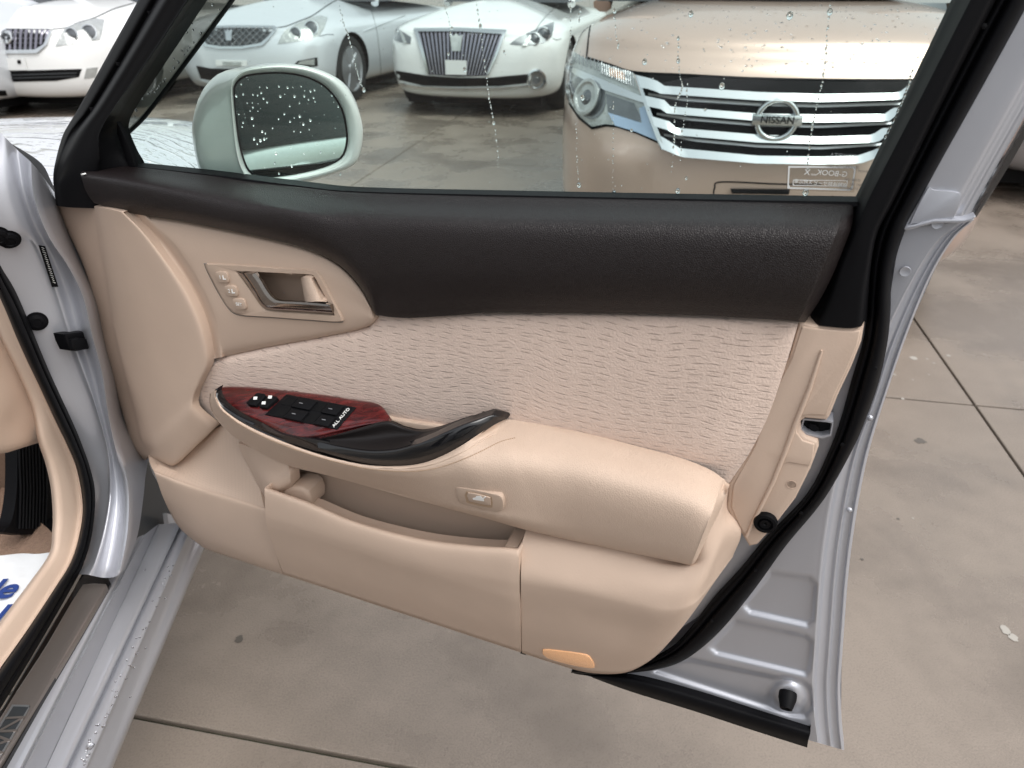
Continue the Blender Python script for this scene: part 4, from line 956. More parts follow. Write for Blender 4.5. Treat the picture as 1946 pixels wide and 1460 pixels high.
for k in range(16):        # unreadable worn print
    t = .06+k*.056; c = Vector((80, 467)).lerp(Vector((105.5, 545)), t)
    a = rnd()*3; sx = 2.2+rnd()*1.6
    slab('label_print', [(c.x-sx, c.y-1.2), (c.x-sx+1.2, c.y-1.6), (c.x+sx, c.y+.2+rnd()), (c.x+sx-1, c.y+1.4)], .0017, .0003, 'wtext', jamb, bevel=0, fn=jf, back=-nor)
# door check: black block on the pillar and its strap to the door
loc, nor = cast(jb, 150, 650); cf_ = plane_fn(loc, nor)
dc = slab('door_check', [(124, 636), (150, 632), (168, 630), (172, 640), (170, 664), (148, 668), (136, 667), (128, 650)], .014, .02, 'rubber', jamb, bevel=.003, fn=cf_, back=-nor, segs=3)
slab('check_bracket', [(136, 646), (150, 642), (168, 645), (170, 662), (150, 666), (139, 664)], .019, .006, 'black', jamb, bevel=.0015, fn=cf_, back=-nor)
tube('check_strap', [hit(160, 655, loc+nor*.016, nor), dp(185, 657, -.004), dp(215, 662, -.01)], .005, 'rubber', jamb, 8)
slab('hinge_gap', [(250, 840), (300, 900), (350, 985), (330, 1030), (255, 1040), (235, 960)], -.20, .01, 'grille_dark', jamb, bevel=0, fn=bp, back=-BN)
slab('wing_edge', [(318, 975), (345, 985), (352, 1010), (338, 1018), (322, 1000)], -.17, .01, 'silver', jamb, bevel=.002, fn=bp, back=-BN)
# beige reveal strip, black opening seal
S_l = [(-70, 330), (-60, 440), (0, 567), (33, 645), (58, 700), (106, 800), (128, 845), (147, 892), (158, 960), (151, 1018), (134, 1070), (103, 1121), (51, 1200), (0, 1272), (-80, 1385)]
S_r = [(-60, 300), (-40, 420), (1, 505), (34, 563), (92, 702), (137, 800), (153, 838), (172, 892), (181, 940), (176, 1008), (162, 1063), (140, 1110), (70, 1232), (2, 1345), (-60, 1450)]
rows = []
for a, b in zip(S_l, S_r):
    a, b = Vector(a), Vector(b); f = lambda t, n: (*(a.lerp(b, t)), n)
    rows.append([f(0, -.145), f(.1, -.125), f(.35, -.115), f(.6, -.118), f(.66, -.124), f(.8, -.122), f(1, -.130)])
loft('opening_seal', rows, 'rubber', car, nu=3, nv=6, fn=bp, skirt=.0, sharp=80)
T_l = [(-60, 480), (-30, 560), (0, 640), (34, 712), (60, 775), (72, 838), (86, 880), (96, 925), (100, 975), (99, 1010), (93, 1053), (56, 1107), (22, 1152), (0, 1182), (-60, 1265)]
T_r = [(-55, 440), (-20, 520), (4, 570), (36, 645), (80, 742), (108, 800), (130, 845), (149, 892), (160, 960), (153, 1018), (136, 1070), (105, 1121), (53, 1200), (2, 1272), (-78, 1385)]
rows = []
for a, b in zip(T_l, T_r):
    a, b = Vector(a), Vector(b); f = lambda t, n: (*(a.lerp(b, t)), n)
    rows.append([f(0, -.19), f(.12, -.165), f(.5, -.155), f(.85, -.148), f(.95, -.142), f(1, -.150)])
reveal = loft('opening_trim', rows, 'beige', car, nu=3, nv=6, fn=bp, skirt=.0, sharp=80)
reveal['label'] = 'beige trim strip round the door opening'
# footwell
loft('kick_panel', [[(-60, 470, -.20), (-10, 560, -.19), (33, 700, -.185), (62, 770, -.185), (92, 828, -.185)], [(-60, 560, -.2), (-30, 700, -.2), (0, 780, -.2), (30, 800, -.2), (86, 829, -.19)], [(-60, 800, -.2), (-30, 835, -.2), (0, 853, -.2), (40, 846, -.2), (85, 832, -.2)], [(-60, 810, -.22), (-30, 848, -.22), (0, 862, -.22), (40, 852, -.22), (84, 838, -.22)]], 'beige', car, nu=5, nv=5, fn=bp, skirt=0, sharp=70)
tube('panel_seam', [bp(x, y, -.176) for x, y in ((-20, 590), (0, 629), (35, 700), (62, 765), (90, 824))], .0016, 'dark', car, 6)
fw = slab('footwell_wall', [(-120, 780), (120, 780), (130, 1000), (100, 1100), (-120, 1100)], -.42, .02, 'carpet', car, bevel=0, fn=bp, back=-BN)
rest = loft('footrest', [[(33, 848, -.30), (50, 838, -.30), (72, 828, -.30)], [(32, 930, -.30), (55, 930, -.30), (96, 920, -.30)], [(22, 990, -.30), (60, 990, -.30), (102, 990, -.30)], [(4, 1012, -.30), (50, 1016, -.30), (104, 1014, -.30)]], 'rubber', car, nu=5, nv=5, fn=bp, skirt=.02, sdir=-BN)
for k in range(9):
    x0 = 36+k*6.2
    tube('rib', [bp(x0, 850-k*1.6, -.298), bp(x0+3, 930, -.298), bp(x0+1, 1005, -.298)], .002, 'rubber', rest, 6)
floor = loft('floor_pan', [[(-120, 985, .36), (0, 985, .36), (130, 985, .36)], [(-120, 1060, .36), (0, 1060, .36), (110, 1060, .36)], [(-120, 1300, .36), (-20, 1300, .36), (60, 1200, .36)]], 'rubber', car, nu=3, nv=3, fn=at_z, skirt=0)

# sill
SC = [((166, 1075), (-6, 1420), .406), ((208, 1105), (8, 1460), .404), ((222, 1100), (38, 1460), .402), ((230, 1097), (43, 1460), .392), ((236, 1095), (50, 1460), .390), ((262, 1080), (85, 1460), .352), ((266, 1080), (90, 1460), .350), ((302, 1078), (122, 1460), .346), ((307, 1078), (130, 1460), .336), ((316, 1074), (137, 1460), .344), ((332, 1070), (161, 1460), .342), ((338, 1068), (168, 1460), .334), ((352, 1066), (192, 1460), .312), ((378, 1060), (212, 1460), .290), ((380, 1062), (212, 1466), .25)]
rows = []
for T, B, z in SC:
    T, B = Vector(T), Vector(B); d = T-B
    rows.append([(*(T + d*.22), z), (*(T + d*.08), z), (*T, z), (*(T - d*.5), z), (*B, z), (*(B - d*.35), z)])
sill = loft('sill', rows, 'silver', car, nu=4, nv=4, fn=at_z, skirt=0, sharp=50)
sill['label'] = 'stepped silver door sill wet with drops'
items = []
for (x, y, r, z) in ((271, 1084, 3.5, .348), (171, 1419, 4, .343), (255, 1268, 1.6, .342), (260, 1242, 1.8, .342), (250, 1265, 1.4, .342), (221, 1324, 1.6, .342), (197, 1380, 1.8, .342), (315, 1137, 1.6, .342), (277, 1232, 1.3, .34), (205, 1355, 1.2, .34), (248, 1325, 1.1, .335), (240, 1290, 1.2, .342)):
    items.append((at_z(x, y, z+.001), Vector((0, 0, 1)), r*.0013, r*.0015))
random.seed(5)
for k in range(40):
    t = rnd(); a = Vector((320, 1074)).lerp(Vector((145, 1460)), t); items.append((at_z(a.x+rnd()*14, a.y, .3445), Vector((0, 0, 1)), .0012+.0012*rnd(), .0015))
drops_mesh('water_droplets', items, sill)
sp = slab('scuff_surround', [(160, 1081), (172, 1081), (192, 1089), (206, 1098), (210, 1108), (150, 1212), (80, 1330), (8, 1456), (-60, 1570), (-110, 1500), (-60, 1420), (4, 1345), (70, 1236), (140, 1118)], .410, .012, 'gloss', car, bevel=.002, fn=at_z, back=Vector((0, 0, -1)))
pl = slab('scuff_plate', [(157, 1110), (180, 1108), (201, 1109), (203, 1113), (126, 1243), (66, 1342), (6, 1442), (-30, 1500), (-70, 1480), (-20, 1398), (31, 1315), (90, 1222), (135, 1144)], .416, .010, 'plaque', car, bevel=.002, fn=at_z, back=Vector((0, 0, -1)))
slab('name_inset', [(24, 1341), (57, 1342), (6, 1427), (-40, 1500), (-66, 1484), (-20, 1410)], .4175, .002, 'grille_dark', pl, bevel=.0006, fn=at_z, back=Vector((0, 0, -1)))
# letters run along the sill, last letter towards the hinge, tops inboard
xd = (at_z(46, 1350, .42)-at_z(-20, 1462, .42)).normalized(); yd = Vector((0, 0, 1)).cross(xd)
o0 = at_z(33, 1360, .4185)
for k, ch in enumerate('NWORC'):
    text('name_letter', ch, o0 - xd*(.012+.030*k), xd, yd, .034, 'plaque', pl, ext=.0004)
ring('inset_border', [(23, 1339), (59, 1340), (7, 1428), (-40, 1502), (-68, 1484), (-21, 1409)], [(25, 1342), (55, 1343), (5, 1426), (-40, 1497), (-63, 1483), (-18, 1410)], .4182, .001, 'rim', pl, fn=at_z, n=40, bevel=0, back=Vector((0, 0, -1)))

# bonnet and wing with streaks of rain
def hood_z(s, n):
    return .965 - .115*(s-.45)**2 - .12*math.exp(n/.10) + .012*math.sin(min(1, max(0, -n/.8))*math.pi)
bm = bmesh.new(); G = []
for i in range(41):
    s = .30 + 1.65*i/40; row = []
    for j in range(44):
        n_ = -1.70*j/43 if j > 0 else 0
        n_ = -1.7*(j/43)**1.6
        nose = max(0, s-1.1)
        row.append(bm.verts.new(bq(s, n_ - .16*nose**2, hood_z(s, n_))))
    row = [bm.verts.new(bq(s, .012 - .16*max(0, s-1.1)**2, .55)), bm.verts.new(bq(s, .012 - .16*max(0, s-1.1)**2, .76))] + row
    G.append(row)
for a, b in zip(G, G[1:]):
    for k in range(len(a)-1): bm.faces.new((a[k], a[k+1], b[k+1], b[k]))
def hood_mat():
    m = mat('wet_silver_sky_bright', (.70, .71, .75), .18, metal=.35, coat=1)  # rain-wet silver, base colour lightened to carry the sky's reflection
    n, l = m.node_tree.nodes, m.node_tree.links; b = n['Principled BSDF']
    tc = n.new('ShaderNodeTexCoord')
    w = n.new('ShaderNodeTexWave'); w.wave_type = 'RINGS'; w.inputs['Scale'].default_value = 7; w.inputs['Distortion'].default_value = 16; w.inputs['Detail'].default_value = 2; w.inputs['Detail Scale'].default_value = .7
    l.new(tc.outputs['Object'], w.inputs[0])
    mr = n.new('ShaderNodeMapRange'); mr.inputs['From Min'].default_value = .80; mr.inputs['From Max'].default_value = 1; l.new(w.outputs['Fac'], mr.inputs['Value'])
    v = n.new('ShaderNodeTexVoronoi'); v.inputs['Scale'].default_value = 60; l.new(tc.outputs['Object'], v.inputs['Vector'])
    m2 = n.new('ShaderNodeMapRange'); m2.inputs['From Min'].default_value = .35; m2.inputs['From Max'].default_value = .1; l.new(v.outputs['Distance'], m2.inputs['Value'])
    ad = n.new('ShaderNodeMath'); ad.operation = 'MULTIPLY_ADD'; ad.inputs[1].default_value = .6; l.new(m2.outputs[0], ad.inputs[0]); l.new(mr.outputs[0], ad.inputs[2])
    bu = n.new('ShaderNodeBump'); bu.inputs['Strength'].default_value = .7; bu.inputs['Distance'].default_value = .004
    l.new(ad.outputs[0], bu.inputs['Height']); l.new(bu.outputs[0], b.inputs['Normal']); l.new(bu.outputs[0], b.inputs['Coat Normal'])
    return m
hood = from_bm('bonnet', bm, hood_mat(), car)
hood['label'] = 'rain-streaked silver bonnet'
# cowl: black gap between bonnet and pillar
loft('cowl', [[(0, 268, -.10), (26, 287, -.10), (66, 316, -.10), (84, 356, -.10), (104, 394, -.10)], [(0, 262, -.14), (40, 284, -.14), (80, 312, -.14), (100, 350, -.14), (125, 394, -.14)]], 'rubber', car, nu=4, nv=3, fn=bp, skirt=.02, sdir=-BN)

# the rest of the side, seen in the mirror: rear door, glass, roof
def prism(name, pts, n0, n1, m, parent, bevel=.01):
    bm = bmesh.new(); vs = [bm.verts.new(bq(s, n0, z)) for s, z in pts]; f = bm.faces.new(vs)
    r = bmesh.ops.extrude_face_region(bm, geom=[f])
    for v in [g for g in r['geom'] if isinstance(g, bmesh.types.BMVert)]: v.co += BN*(n1-n0)
    return from_bm(name, bm, m, parent, sharp=30)
side = []
for s in (-1.02, -1.4, -1.9, -2.3, -2.8, -3.2, -3.6):
    tp_ = .02*max(0, -2.3-s)
    side.append([bq(s, -.06-tp_, .22), bq(s, -.0-tp_, .35), bq(s, .012-tp_, .62), bq(s, .0-tp_, .86), bq(s, -.03-tp_, .98 - .02*max(0, -2.6-s)), bq(s, -.06-tp_, 1.0 - .02*max(0, -2.6-s))])
bm = bmesh.new(); L = [[bm.verts.new(p) for p in r] for r in side]
for a, b in zip(L, L[1:]):
    for k in range(5): bm.faces.new((a[k], a[k+1], b[k+1], b[k]))
rs = from_bm('rear_side', bm, 'silver', car)
rs['label'] = 'silver rear side of the car, showing only in the mirror'
bm = bmesh.new(); pr = [(-1.02, .055, 1.0, .25, 1.36), (-1.8, .06, 1.0, .24, 1.38), (-2.3, .06, .995, .26, 1.34), (-2.7, .09, .985, .30, 1.20), (-2.95, .12, .98, .2, 1.02)]
L = [[bm.verts.new(bq(s, -n0, z0)), bm.verts.new(bq(s, -n0-(n1-n0)*.5, z0+(z1-z0)*.55)), bm.verts.new(bq(s, -n1, z1))] for s, n0, z0, n1, z1 in pr]
for a, b in zip(L, L[1:]):
    for k in range(2): bm.faces.new((a[k], a[k+1], b[k+1], b[k]))
from_bm('side_glass', bm, 'tint', rs)
bm = bmesh.new(); L = [[bm.verts.new(bq(s, -n1-d, z1+h)) for d, h in ((0, 0), (.12, .07), (.4, .1), (.8, .11), (1.2, .07))] for s, n0, z0, n1, z1 in pr[:4]]
for a, b in zip(L, L[1:]):
    for k in range(4): bm.faces.new((a[k], a[k+1], b[k+1], b[k]))
from_bm('roof', bm, 'silver', rs)
tube('door_pull', [bq(s, n_, .845) for s, n_ in ((-1.62, .004), (-1.66, .034), (-1.76, .04), (-1.86, .034), (-1.90, .004))], .013, 'silver', rs, 10)
prism('centre_pillar', [(-.98, .3), (-1.1, .3), (-1.12, 1.0), (-1.2, 1.35), (-1.1, 1.35), (-1.0, 1.0)], -.22, -.09, 'black', rs)

# things lying in the footwell
cm = loft('floor_mat', [[(-60, 900, .375), (0, 925, .375), (24, 935, .375), (30, 955, .375)], [(-60, 1010, .372), (-10, 1012, .372), (10, 1018, .372), (104, 1018, .372)], [(-60, 1060, .372), (0, 1062, .372), (60, 1062, .372), (100, 1055, .372)]], 'carpet', None, nu=5, nv=4, fn=at_z, skirt=.012, sdir=Vector((0, 0, -1)))
tag(cm, 'tan pile floor mat in the silver car\'s footwell', 'floor mat')
pm = loft('paper_mat', [[(-80, 1058, .385), (-20, 1056, .383), (0, 1056, .385), (40, 1052, .381), (70, 1053, .385), (95, 1050, .383)], [(-80, 1120, .384), (-20, 1120, .386), (0, 1118, .382), (30, 1110, .386), (52, 1108, .383), (66, 1100, .385)], [(-80, 1240, .384), (-40, 1220, .383), (-10, 1200, .384), (4, 1186, .384), (18, 1166, .384), (32, 1146, .384)]], 'paper', None, nu=5, nv=5, fn=at_z, skirt=.002, sdir=Vector((0, 0, -1)))
tag(pm, 'white paper mat with blue lettering on the footwell floor', 'paper mat')
xw = (at_z(60, 1100, .39)-at_z(0, 1128, .39)).normalized(); yw = Vector((0, 0, 1)).cross(xw)
text('printed_word', 'uide', at_z(33, 1119, .3888), BN, BF, .058, 'navy', pm, shear=.12, bold=.025, align='RIGHT')
text('printed_word', 'I', at_z(9, 1168, .3888), BN, BF, .05, 'navy', pm, shear=.12, bold=.025, align='RIGHT')
# ------------------------------------------------------------------ parked cars behind the door, nose towards the camera
HALF = [(0, 0), (.15, .002), (.3, .008), (.45, .022), (.58, .046), (.70, .084), (.80, .14), (.88, .215), (.94, .31), (.975, .42), (.993, .55), (1, .72), (1, 1.0), (1, 1.5), (1, 2.2), (1, 3.0), (1, 3.8), (.98, 4.2), (.92, 4.42), (.75, 4.56), (.4, 4.62), (0, 4.63)]
class Car:
    def __init__(s, name, label, base, paint, rows, hood, yaw=0, group=None, length=1.0, hc=1.45, axes=None):
        s.X, s.Y = axes if axes else ((Matrix.Rotation(yaw, 3, 'Z') @ G1), (Matrix.Rotation(yaw, 3, 'Z') @ G2)); s.B = Vector((base[0], base[1], 0))
        s.root = thing(name, label, 'car', s.B, group); s.paint = paint
        half = spline([(a, b, 0) for a, b in HALF], 5)
        loops = []
        for z, y0, hw in rows:
            loops.append([(p.x*hw, y0 + p.y*length, z) for p in half])
        z, y0, hw = rows[-1]
        for k, zz in hood:
            loops.append([(p.x*hw*k, hc + (y0 + p.y*length - hc)*k, zz) for p in half])
        cols_ = [spline([lp[i] for lp in loops], 3) for i in range(len(half))]
        loops = [[tuple(cc[k]) for cc in cols_] for k in range(len(cols_[0]))]
        bm = bmesh.new(); L = []
        for lp in loops:
            full = lp + [(-x, y, z) for x, y, z in reversed(lp[1:-1])]
            L.append([bm.verts.new(s.w(*p)) for p in full])
        n = len(L[0])
        for a, b in zip(L, L[1:]):
            for i in range(n): bm.faces.new((a[i], a[(i+1) % n], b[(i+1) % n], b[i]))
        bm.faces.new(list(reversed(L[0]))); bm.faces.new(L[-1])
        bmesh.ops.recalc_face_normals(bm, faces=bm.faces)
        me = bpy.data.meshes.new('body'); bm.to_mesh(me); bm.free()
        s.body = link('body', me, paint, s.root)
        s.bvh = bvh_of(s.body)
        bm = bmesh.new(); hw0 = rows[0][2]*.92
        a_ = [bm.verts.new(s.w(x, y, z)) for z in (.09, rows[0][0]+.01) for x, y in ((-hw0, .30), (hw0, .30), (hw0, 4.3*length), (-hw0, 4.3*length))]
        for f in ((3, 2, 1, 0), (4, 5, 6, 7), (0, 1, 5, 4), (1, 2, 6, 5), (2, 3, 7, 6), (3, 0, 4, 7)): bm.faces.new([a_[k] for k in f])
        from_bm('underbody_shade', bm, 'dark', s.root, smooth=False)  # black box added below the body to deepen the shade under the car
        s.inv = Matrix((s.X, s.Y, Vector((0, 0, 1)))).transposed().inverted()
    def w(s, x, y, z): return s.B + s.X*x + s.Y*y + Vector((0, 0, z))
    def arches(s, y, z, r, hw):
        bm = bmesh.new()
        for sg in (-1, 1):
            P_ = [[bm.verts.new(s.w(sg*d, y + math.cos(2*math.pi*k/40)*r, z + math.sin(2*math.pi*k/40)*r)) for k in range(40)] for d in (hw-.26, hw+.2)]
            for k in range(40): bm.faces.new((P_[0][k], P_[0][(k+1) % 40], P_[1][(k+1) % 40], P_[1][k]))
            bm.faces.new(P_[0]); bm.faces.new(P_[1])
        bmesh.ops.recalc_face_normals(bm, faces=bm.faces)
        me = bpy.data.meshes.new('cut'); bm.to_mesh(me); bm.free(); me.materials.append(M['dark'])
        co = bpy.data.objects.new('cut', me); scene.collection.objects.link(co)
        s.body.data.materials.append(M['dark'])
        md = s.body.modifiers.new('b', 'BOOLEAN'); md.object = co; md.operation = 'DIFFERENCE'; md.solver = 'EXACT'
        dg = bpy.context.evaluated_depsgraph_get(); dg.update()
        me2 = bpy.data.meshes.new_from_object(s.body.evaluated_get(dg)); s.body.modifiers.clear(); s.body.data = me2
        bpy.data.objects.remove(co)
        for p in me2.polygons: p.use_smooth = True
        me2.set_sharp_from_angle(angle=math.radians(50))
        s.wheels(y, z, r-.035, hw)
    def wheels(s, y, z, r, hw):
        for yy in (y, y+2.75):
            for sg in (-1, 1):
                N = s.X*sg; O = s.w(sg*(hw-.03), yy, r)
                t = lathe('wheel', O, N, [(r*.66, -.2), (r*.96, -.2), (r, -.17), (r, -.03), (r*.95, 0), (r*.72, .006), (r*.69, -.01), (r*.67, -.06), (.01, -.07)], 'tyre', s.root, 40)
                lathe('rim', O, N, [(r*.70, -.012), (r*.69, .004), (r*.65, .002), (r*.63, -.03), (r*.62, -.03)], 'rim', t, 40)
                up = Vector((0, 0, 1)); sd = N.cross(up)
                for k in range(5):
                    a = 2*math.pi*k/5+.3; d = up*math.cos(a) + sd*math.sin(a); e = N.cross(d)
                    bm = bmesh.new()
                    A = [O + d*r*.12 + e*r*.09, O + d*r*.12 - e*r*.09, O + d*r*.64 - e*r*.13, O + d*r*.64 + e*r*.13]
                    f = bm.faces.new([bm.verts.new(p - N*.004) for p in A]); q = bmesh.ops.extrude_face_region(bm, geom=[f])
                    for v in [g for g in q['geom'] if isinstance(g, bmesh.types.BMVert)]: v.co -= N*.03
                    from_bm('spoke', bm, 'rim', t, sharp=30)
                lathe('hub', O, N, [(r*.17, -.03), (r*.16, .0), (r*.1, .004), (.001, .004)], 'rim', t, 16)
    def cabin(s, y0, y1, zb, zt, hw, tilt=.28, rake=.75, gl='tint'):
        """dark greenhouse with a painted roof"""
        bm = bmesh.new()
        lo = [(-hw, y0), (hw, y0), (hw, y1), (-hw, y1)]; up = [(-hw+tilt, y0+rake), (hw-tilt, y0+rake), (hw-tilt, y1-rake*.8), (-hw+tilt, y1-rake*.8)]
        a = [bm.verts.new(s.w(x, y, zb)) for x, y in lo]; b = [bm.verts.new(s.w(x, y, zt)) for x, y in up]
        for i in range(4): bm.faces.new((a[i], a[(i+1) % 4], b[(i+1) % 4], b[i]))
        bmesh.ops.bevel(bm, geom=[e for e in bm.edges if e.verts[0] in a and e.verts[1] in b or e.verts[1] in a and e.verts[0] in b], offset=.06, segments=3, profile=.5, affect='EDGES')
        from_bm('windows', bm, gl, s.root, sharp=40)
        bm = bmesh.new(); c = [bm.verts.new(s.w(x*1.0, y, zt-.004)) for x, y in up]; d = [bm.verts.new(s.w(x*.85, y+(.1 if i < 2 else -.1), zt+.06)) for i, (x, y) in enumerate(up)]
        bm.faces.new(d); bm.faces.new(list(reversed(c)))
        for i in range(4): bm.faces.new((c[i], c[(i+1) % 4], d[(i+1) % 4], d[i]))
        bmesh.ops.bevel(bm, geom=list(bm.edges), offset=.03, segments=2, profile=.5, affect='EDGES')
        from_bm('roof', bm, s.paint, s.root)
        for i in (0, 1):
            tube('pillar', [s.w(lo[i][0]*.96, lo[i][1]+.08, zb-.02), s.w(up[i][0], up[i][1], zt)], .045, s.paint, s.root, 8)
    def patch(s, name, outline, off, m, parent=None, sub=0, thick=.012, step=7, mirror=False, mname=None, bump=None):
        pts = [tuple(p) for p in outline]
        if sub: pts = [(p.x, p.y) for p in spline([(x, y, 0) for x, y in pts], sub, True)]
        B = []
        for i in range(len(pts)):
            a, b = Vector(pts[i]), Vector(pts[(i+1) % len(pts)]); k = max(1, math.ceil((b-a).length/max(4., min(step, 9))))
            B += [tuple(a.lerp(b, t/k)) for t in range(k)]
        n = len(B)
        xs = [p[0] for p in B]; ys = [p[1] for p in B]
        inn = []
        x = min(xs)+step/2
        while x < max(xs):
            y = min(ys)+step/2
            while y < max(ys):
                if inside(x, y, B) and seg_dist(x, y, B) > step*.4: inn.append((x, y))
                y += step
            x += step
        V = [Vector(p) for p in B] + [Vector(p) for p in inn]
        vv, ee, ff, *_ = delaunay_2d_cdt(V, [(i, (i+1) % n) for i in range(n)], [], 1, 1e-4)
        co = []
        for p in vv:
            loc, nor = cast(s.bvh, p.x, p.y)
            if loc is None:
                # just past the silhouette: slide in towards the patch centre
                c = Vector((sum(xs)/n, sum(ys)/n)); q = Vector(p)
                for k in range(12):
                    q = q.lerp(c, .12); loc, nor = cast(s.bvh, q.x, q.y)
                    if loc is not None: break
                if loc is None: loc, nor = s.B.copy(), Vector((0, 0, 1))
            d = off
            if bump: d += bump(p.x, p.y)
            co.append(loc + ((-s.Y*.85 + nor*.15).normalized() if nor.dot(-s.Y) > .35 else nor)*d)
        def make(co, par):
            bm = bmesh.new(); vs = [bm.verts.new(c) for c in co]
            for f in ff:
                try: bm.faces.new([vs[i] for i in f])
                except ValueError: pass
            be = [e for e in bm.edges if e.is_boundary]; r = bmesh.ops.extrude_edge_only(bm, edges=be)
            for v in [g for g in r['geom'] if isinstance(g, bmesh.types.BMVert)]: v.co += s.Y*thick
            return from_bm(name, bm, m, par, sharp=60)
        o = make(co, parent or s.root)
        if mirror:
            c2 = []
            for c in co:
                l = s.inv @ (c - s.B); c2.append(s.w(-l.x, l.y, l.z))
            make(c2, parent or s.root)
        return o
    def disc(s, name, px, py, r, m, prof, parent=None, face=True):
        loc, nor = cast(s.bvh, px, py)
        if loc is None: return None
        N = (nor*.4 - s.Y*.6).normalized() if face else nor
        return lathe(name, loc, N, [(a*r, b) for a, b in prof], m, parent or s.root, 28)
    def line(s, name, pts, m='dark', rad=.004, parent=None, off=.0):
        P_ = []
        for p in spline([(x, y, 0) for x, y in pts], 6):
            loc, nor = cast(s.bvh, p.x, p.y)
            if loc is not None: P_.append(loc + nor*off)
        if len(P_) > 2: return tube(name, P_, rad, m, parent or s.body, 6)

SED = [(.17, .14, .76), (.20, .06, .82), (.26, .02, .86), (.36, .0, .885), (.46, .005, .895), (.55, .015, .90), (.62, .03, .90), (.68, .055, .895), (.72, .085, .885)]
SHOOD = [(.985, .755), (.95, .785), (.88, .822), (.76, .862), (.6, .912), (.4, .962), (.2, 1.0), (.02, 1.02)]
def sbase(px, py, z=.2): return at_z(px, py, z)

# --- white saloon at the left
c = Car('white_sedan', 'white saloon parked at the far left with a slatted chrome grille and round badge', sbase(18, 182) + G2*.0, 'white', SED, SHOOD)
c.arches(.88, .33, .36, .90); c.cabin(1.75, 4.2, .965, 1.42, .76)
g = c.patch('grille', [(-64, 56), (-30, 54), (96, 55), (100, 58), (93, 76), (84, 90), (69, 99), (-40, 99), (-58, 84)], .004, 'dark')
for k in range(15):
    x = -50+k*10.2; e = max(0, abs(x-20)-50)*.9
    c.patch('slat', [(x-2.4, 56), (x+2.4, 56), (x+2.0-(x-20)*.05, 96-e), (x-2.0-(x-20)*.05, 96-e)], .018, 'slat', g, step=20)
for k in range(4):
    y = 63+k*9
    c.patch('crossbar', [(-52, y), (92-k*3, y), (92-k*3, y+2), (-52, y+2)], .010, 'grille_dark', g, step=14)
c.patch('grille_frame', [(12, 95), (70, 94), (86, 84), (96, 60), (101, 58), (92, 84), (73, 101), (10, 102)], .022, 'chrome', g, step=12)
e = c.disc('badge', 19, 72, .062, 'chrome', [(1, .03), (1, .045), (.85, .05), (.8, .045), (.75, .045), (.01, .045)], g)
loc, nor = cast(c.bvh, 19, 72)
for (rx, rz, dz) in ((.022, .045, 0), (.045, .02, .012)):
    P_ = [loc - c.Y*.052 + c.X*math.cos(a)*rx + Vector((0, 0, math.sin(a)*rz + dz)) for a in [2*math.pi*k/24 for k in range(25)]]
    tube('badge_oval', P_, .005, 'grille_dark', g, 6)
def lamp(c, outline, bulbs, m='lens', mirror=True):
    l = c.patch('headlight', outline, .006, m, None, sub=0, step=6, mirror=mirror)
    for (x, y, r) in bulbs:
        c.disc('projector', x, y, r, 'bulb', [(1.15, .0), (1.15, .012), (1.0, .016), (.9, .010), (.6, .016), (.01, .02)], l)
        c.disc('projector_ring', x, y, r, 'chrome', [(1.2, .004), (1.22, .016), (1.05, .018), (1.02, .010)], l)
    return l
lamp(c, [(106, 89), (113, 72), (123, 54), (150, 44), (179, 36), (197, 39), (194, 56), (188, 76), (150, 82)], [(170, 62, .06), (137, 66, .05)])
c.line('bonnet_gap', [(100, 56), (125, 53), (150, 43), (180, 34), (215, 18), (255, 6)], 'dark', .006)
c.patch('intake', [(-70, 132), (23, 135), (156, 131), (150, 147), (108, 154), (26, 156), (-60, 150)], .004, 'dark')
for y in (140, 146): c.patch('intake_bar', [(-60, y), (20, y+2), (146, y-2), (146, y), (20, y+4), (-60, y+2)], .010, 'grille_dark', step=14)
c.patch('fog_lamp', [(165, 130), (186, 128), (182, 147), (160, 150)], .006, 'lens', mirror=True)
pl_ = c.patch('number_plate', [(-8, 111), (48, 111), (54, 133), (-4, 133)], .018, 'plate', step=12)
c.patch('plate_bracket', [(36, 114), (42, 114), (43, 121), (37, 121)], .024, 'dark', pl_, step=12)

# --- pearl silver saloon with mesh grille
c = Car('pearl_sedan', 'pale silver saloon with a mesh grille behind the outside mirror', sbase(452, 170), 'pearl', SED, SHOOD, yaw=math.radians(-6))
c.arches(.88, .33, .37, .90); c.cabin(1.75, 4.2, .965, 1.42, .76)
GO = [(380, 66), (399, 52), (460, 51), (519, 52), (526, 55), (512, 72), (498, 84), (460, 90), (420, 90), (393, 85)]
g = c.patch('grille', GO, .004, 'grille_dark', sub=0)
c.patch('grille_frame', [(378, 66), (399, 49), (460, 48), (521, 49), (529, 54), (513, 74), (500, 87), (460, 93), (418, 93), (391, 88), (378, 70), (382, 68), (395, 84), (420, 88), (460, 88), (496, 82), (510, 71), (522, 56), (517, 54), (460, 53), (401, 54), (383, 67)], .016, 'chrome', g, step=30)
for k in range(-3, 12):
    for d in (1, -1):
        x0 = 385+k*13
        a, b = (x0, 53), (x0+d*36, 88)
        P_ = [Vector(a).lerp(Vector(b), t/8) for t in range(9)]
        P_ = [p for p in P_ if inside(p.x, p.y, GO)]
        if len(P_) > 3: c.line('mesh_bar', [tuple(p) for p in P_], 'lensdark', .006, g, off=.008)
em = c.patch('emblem', [(430, 57), (433, 60), (436, 56), (439, 59), (442, 56), (445, 58), (443, 67), (443, 77), (433, 77), (432, 66)], .03, 'chrome', g, step=20)
lamp(c, [(528, 84), (535, 68), (543, 57), (570, 43), (594, 33), (610, 31), (622, 34), (616, 52), (607, 69), (570, 78)], [(592, 54, .06), (562, 64, .05)], 'lens', True)
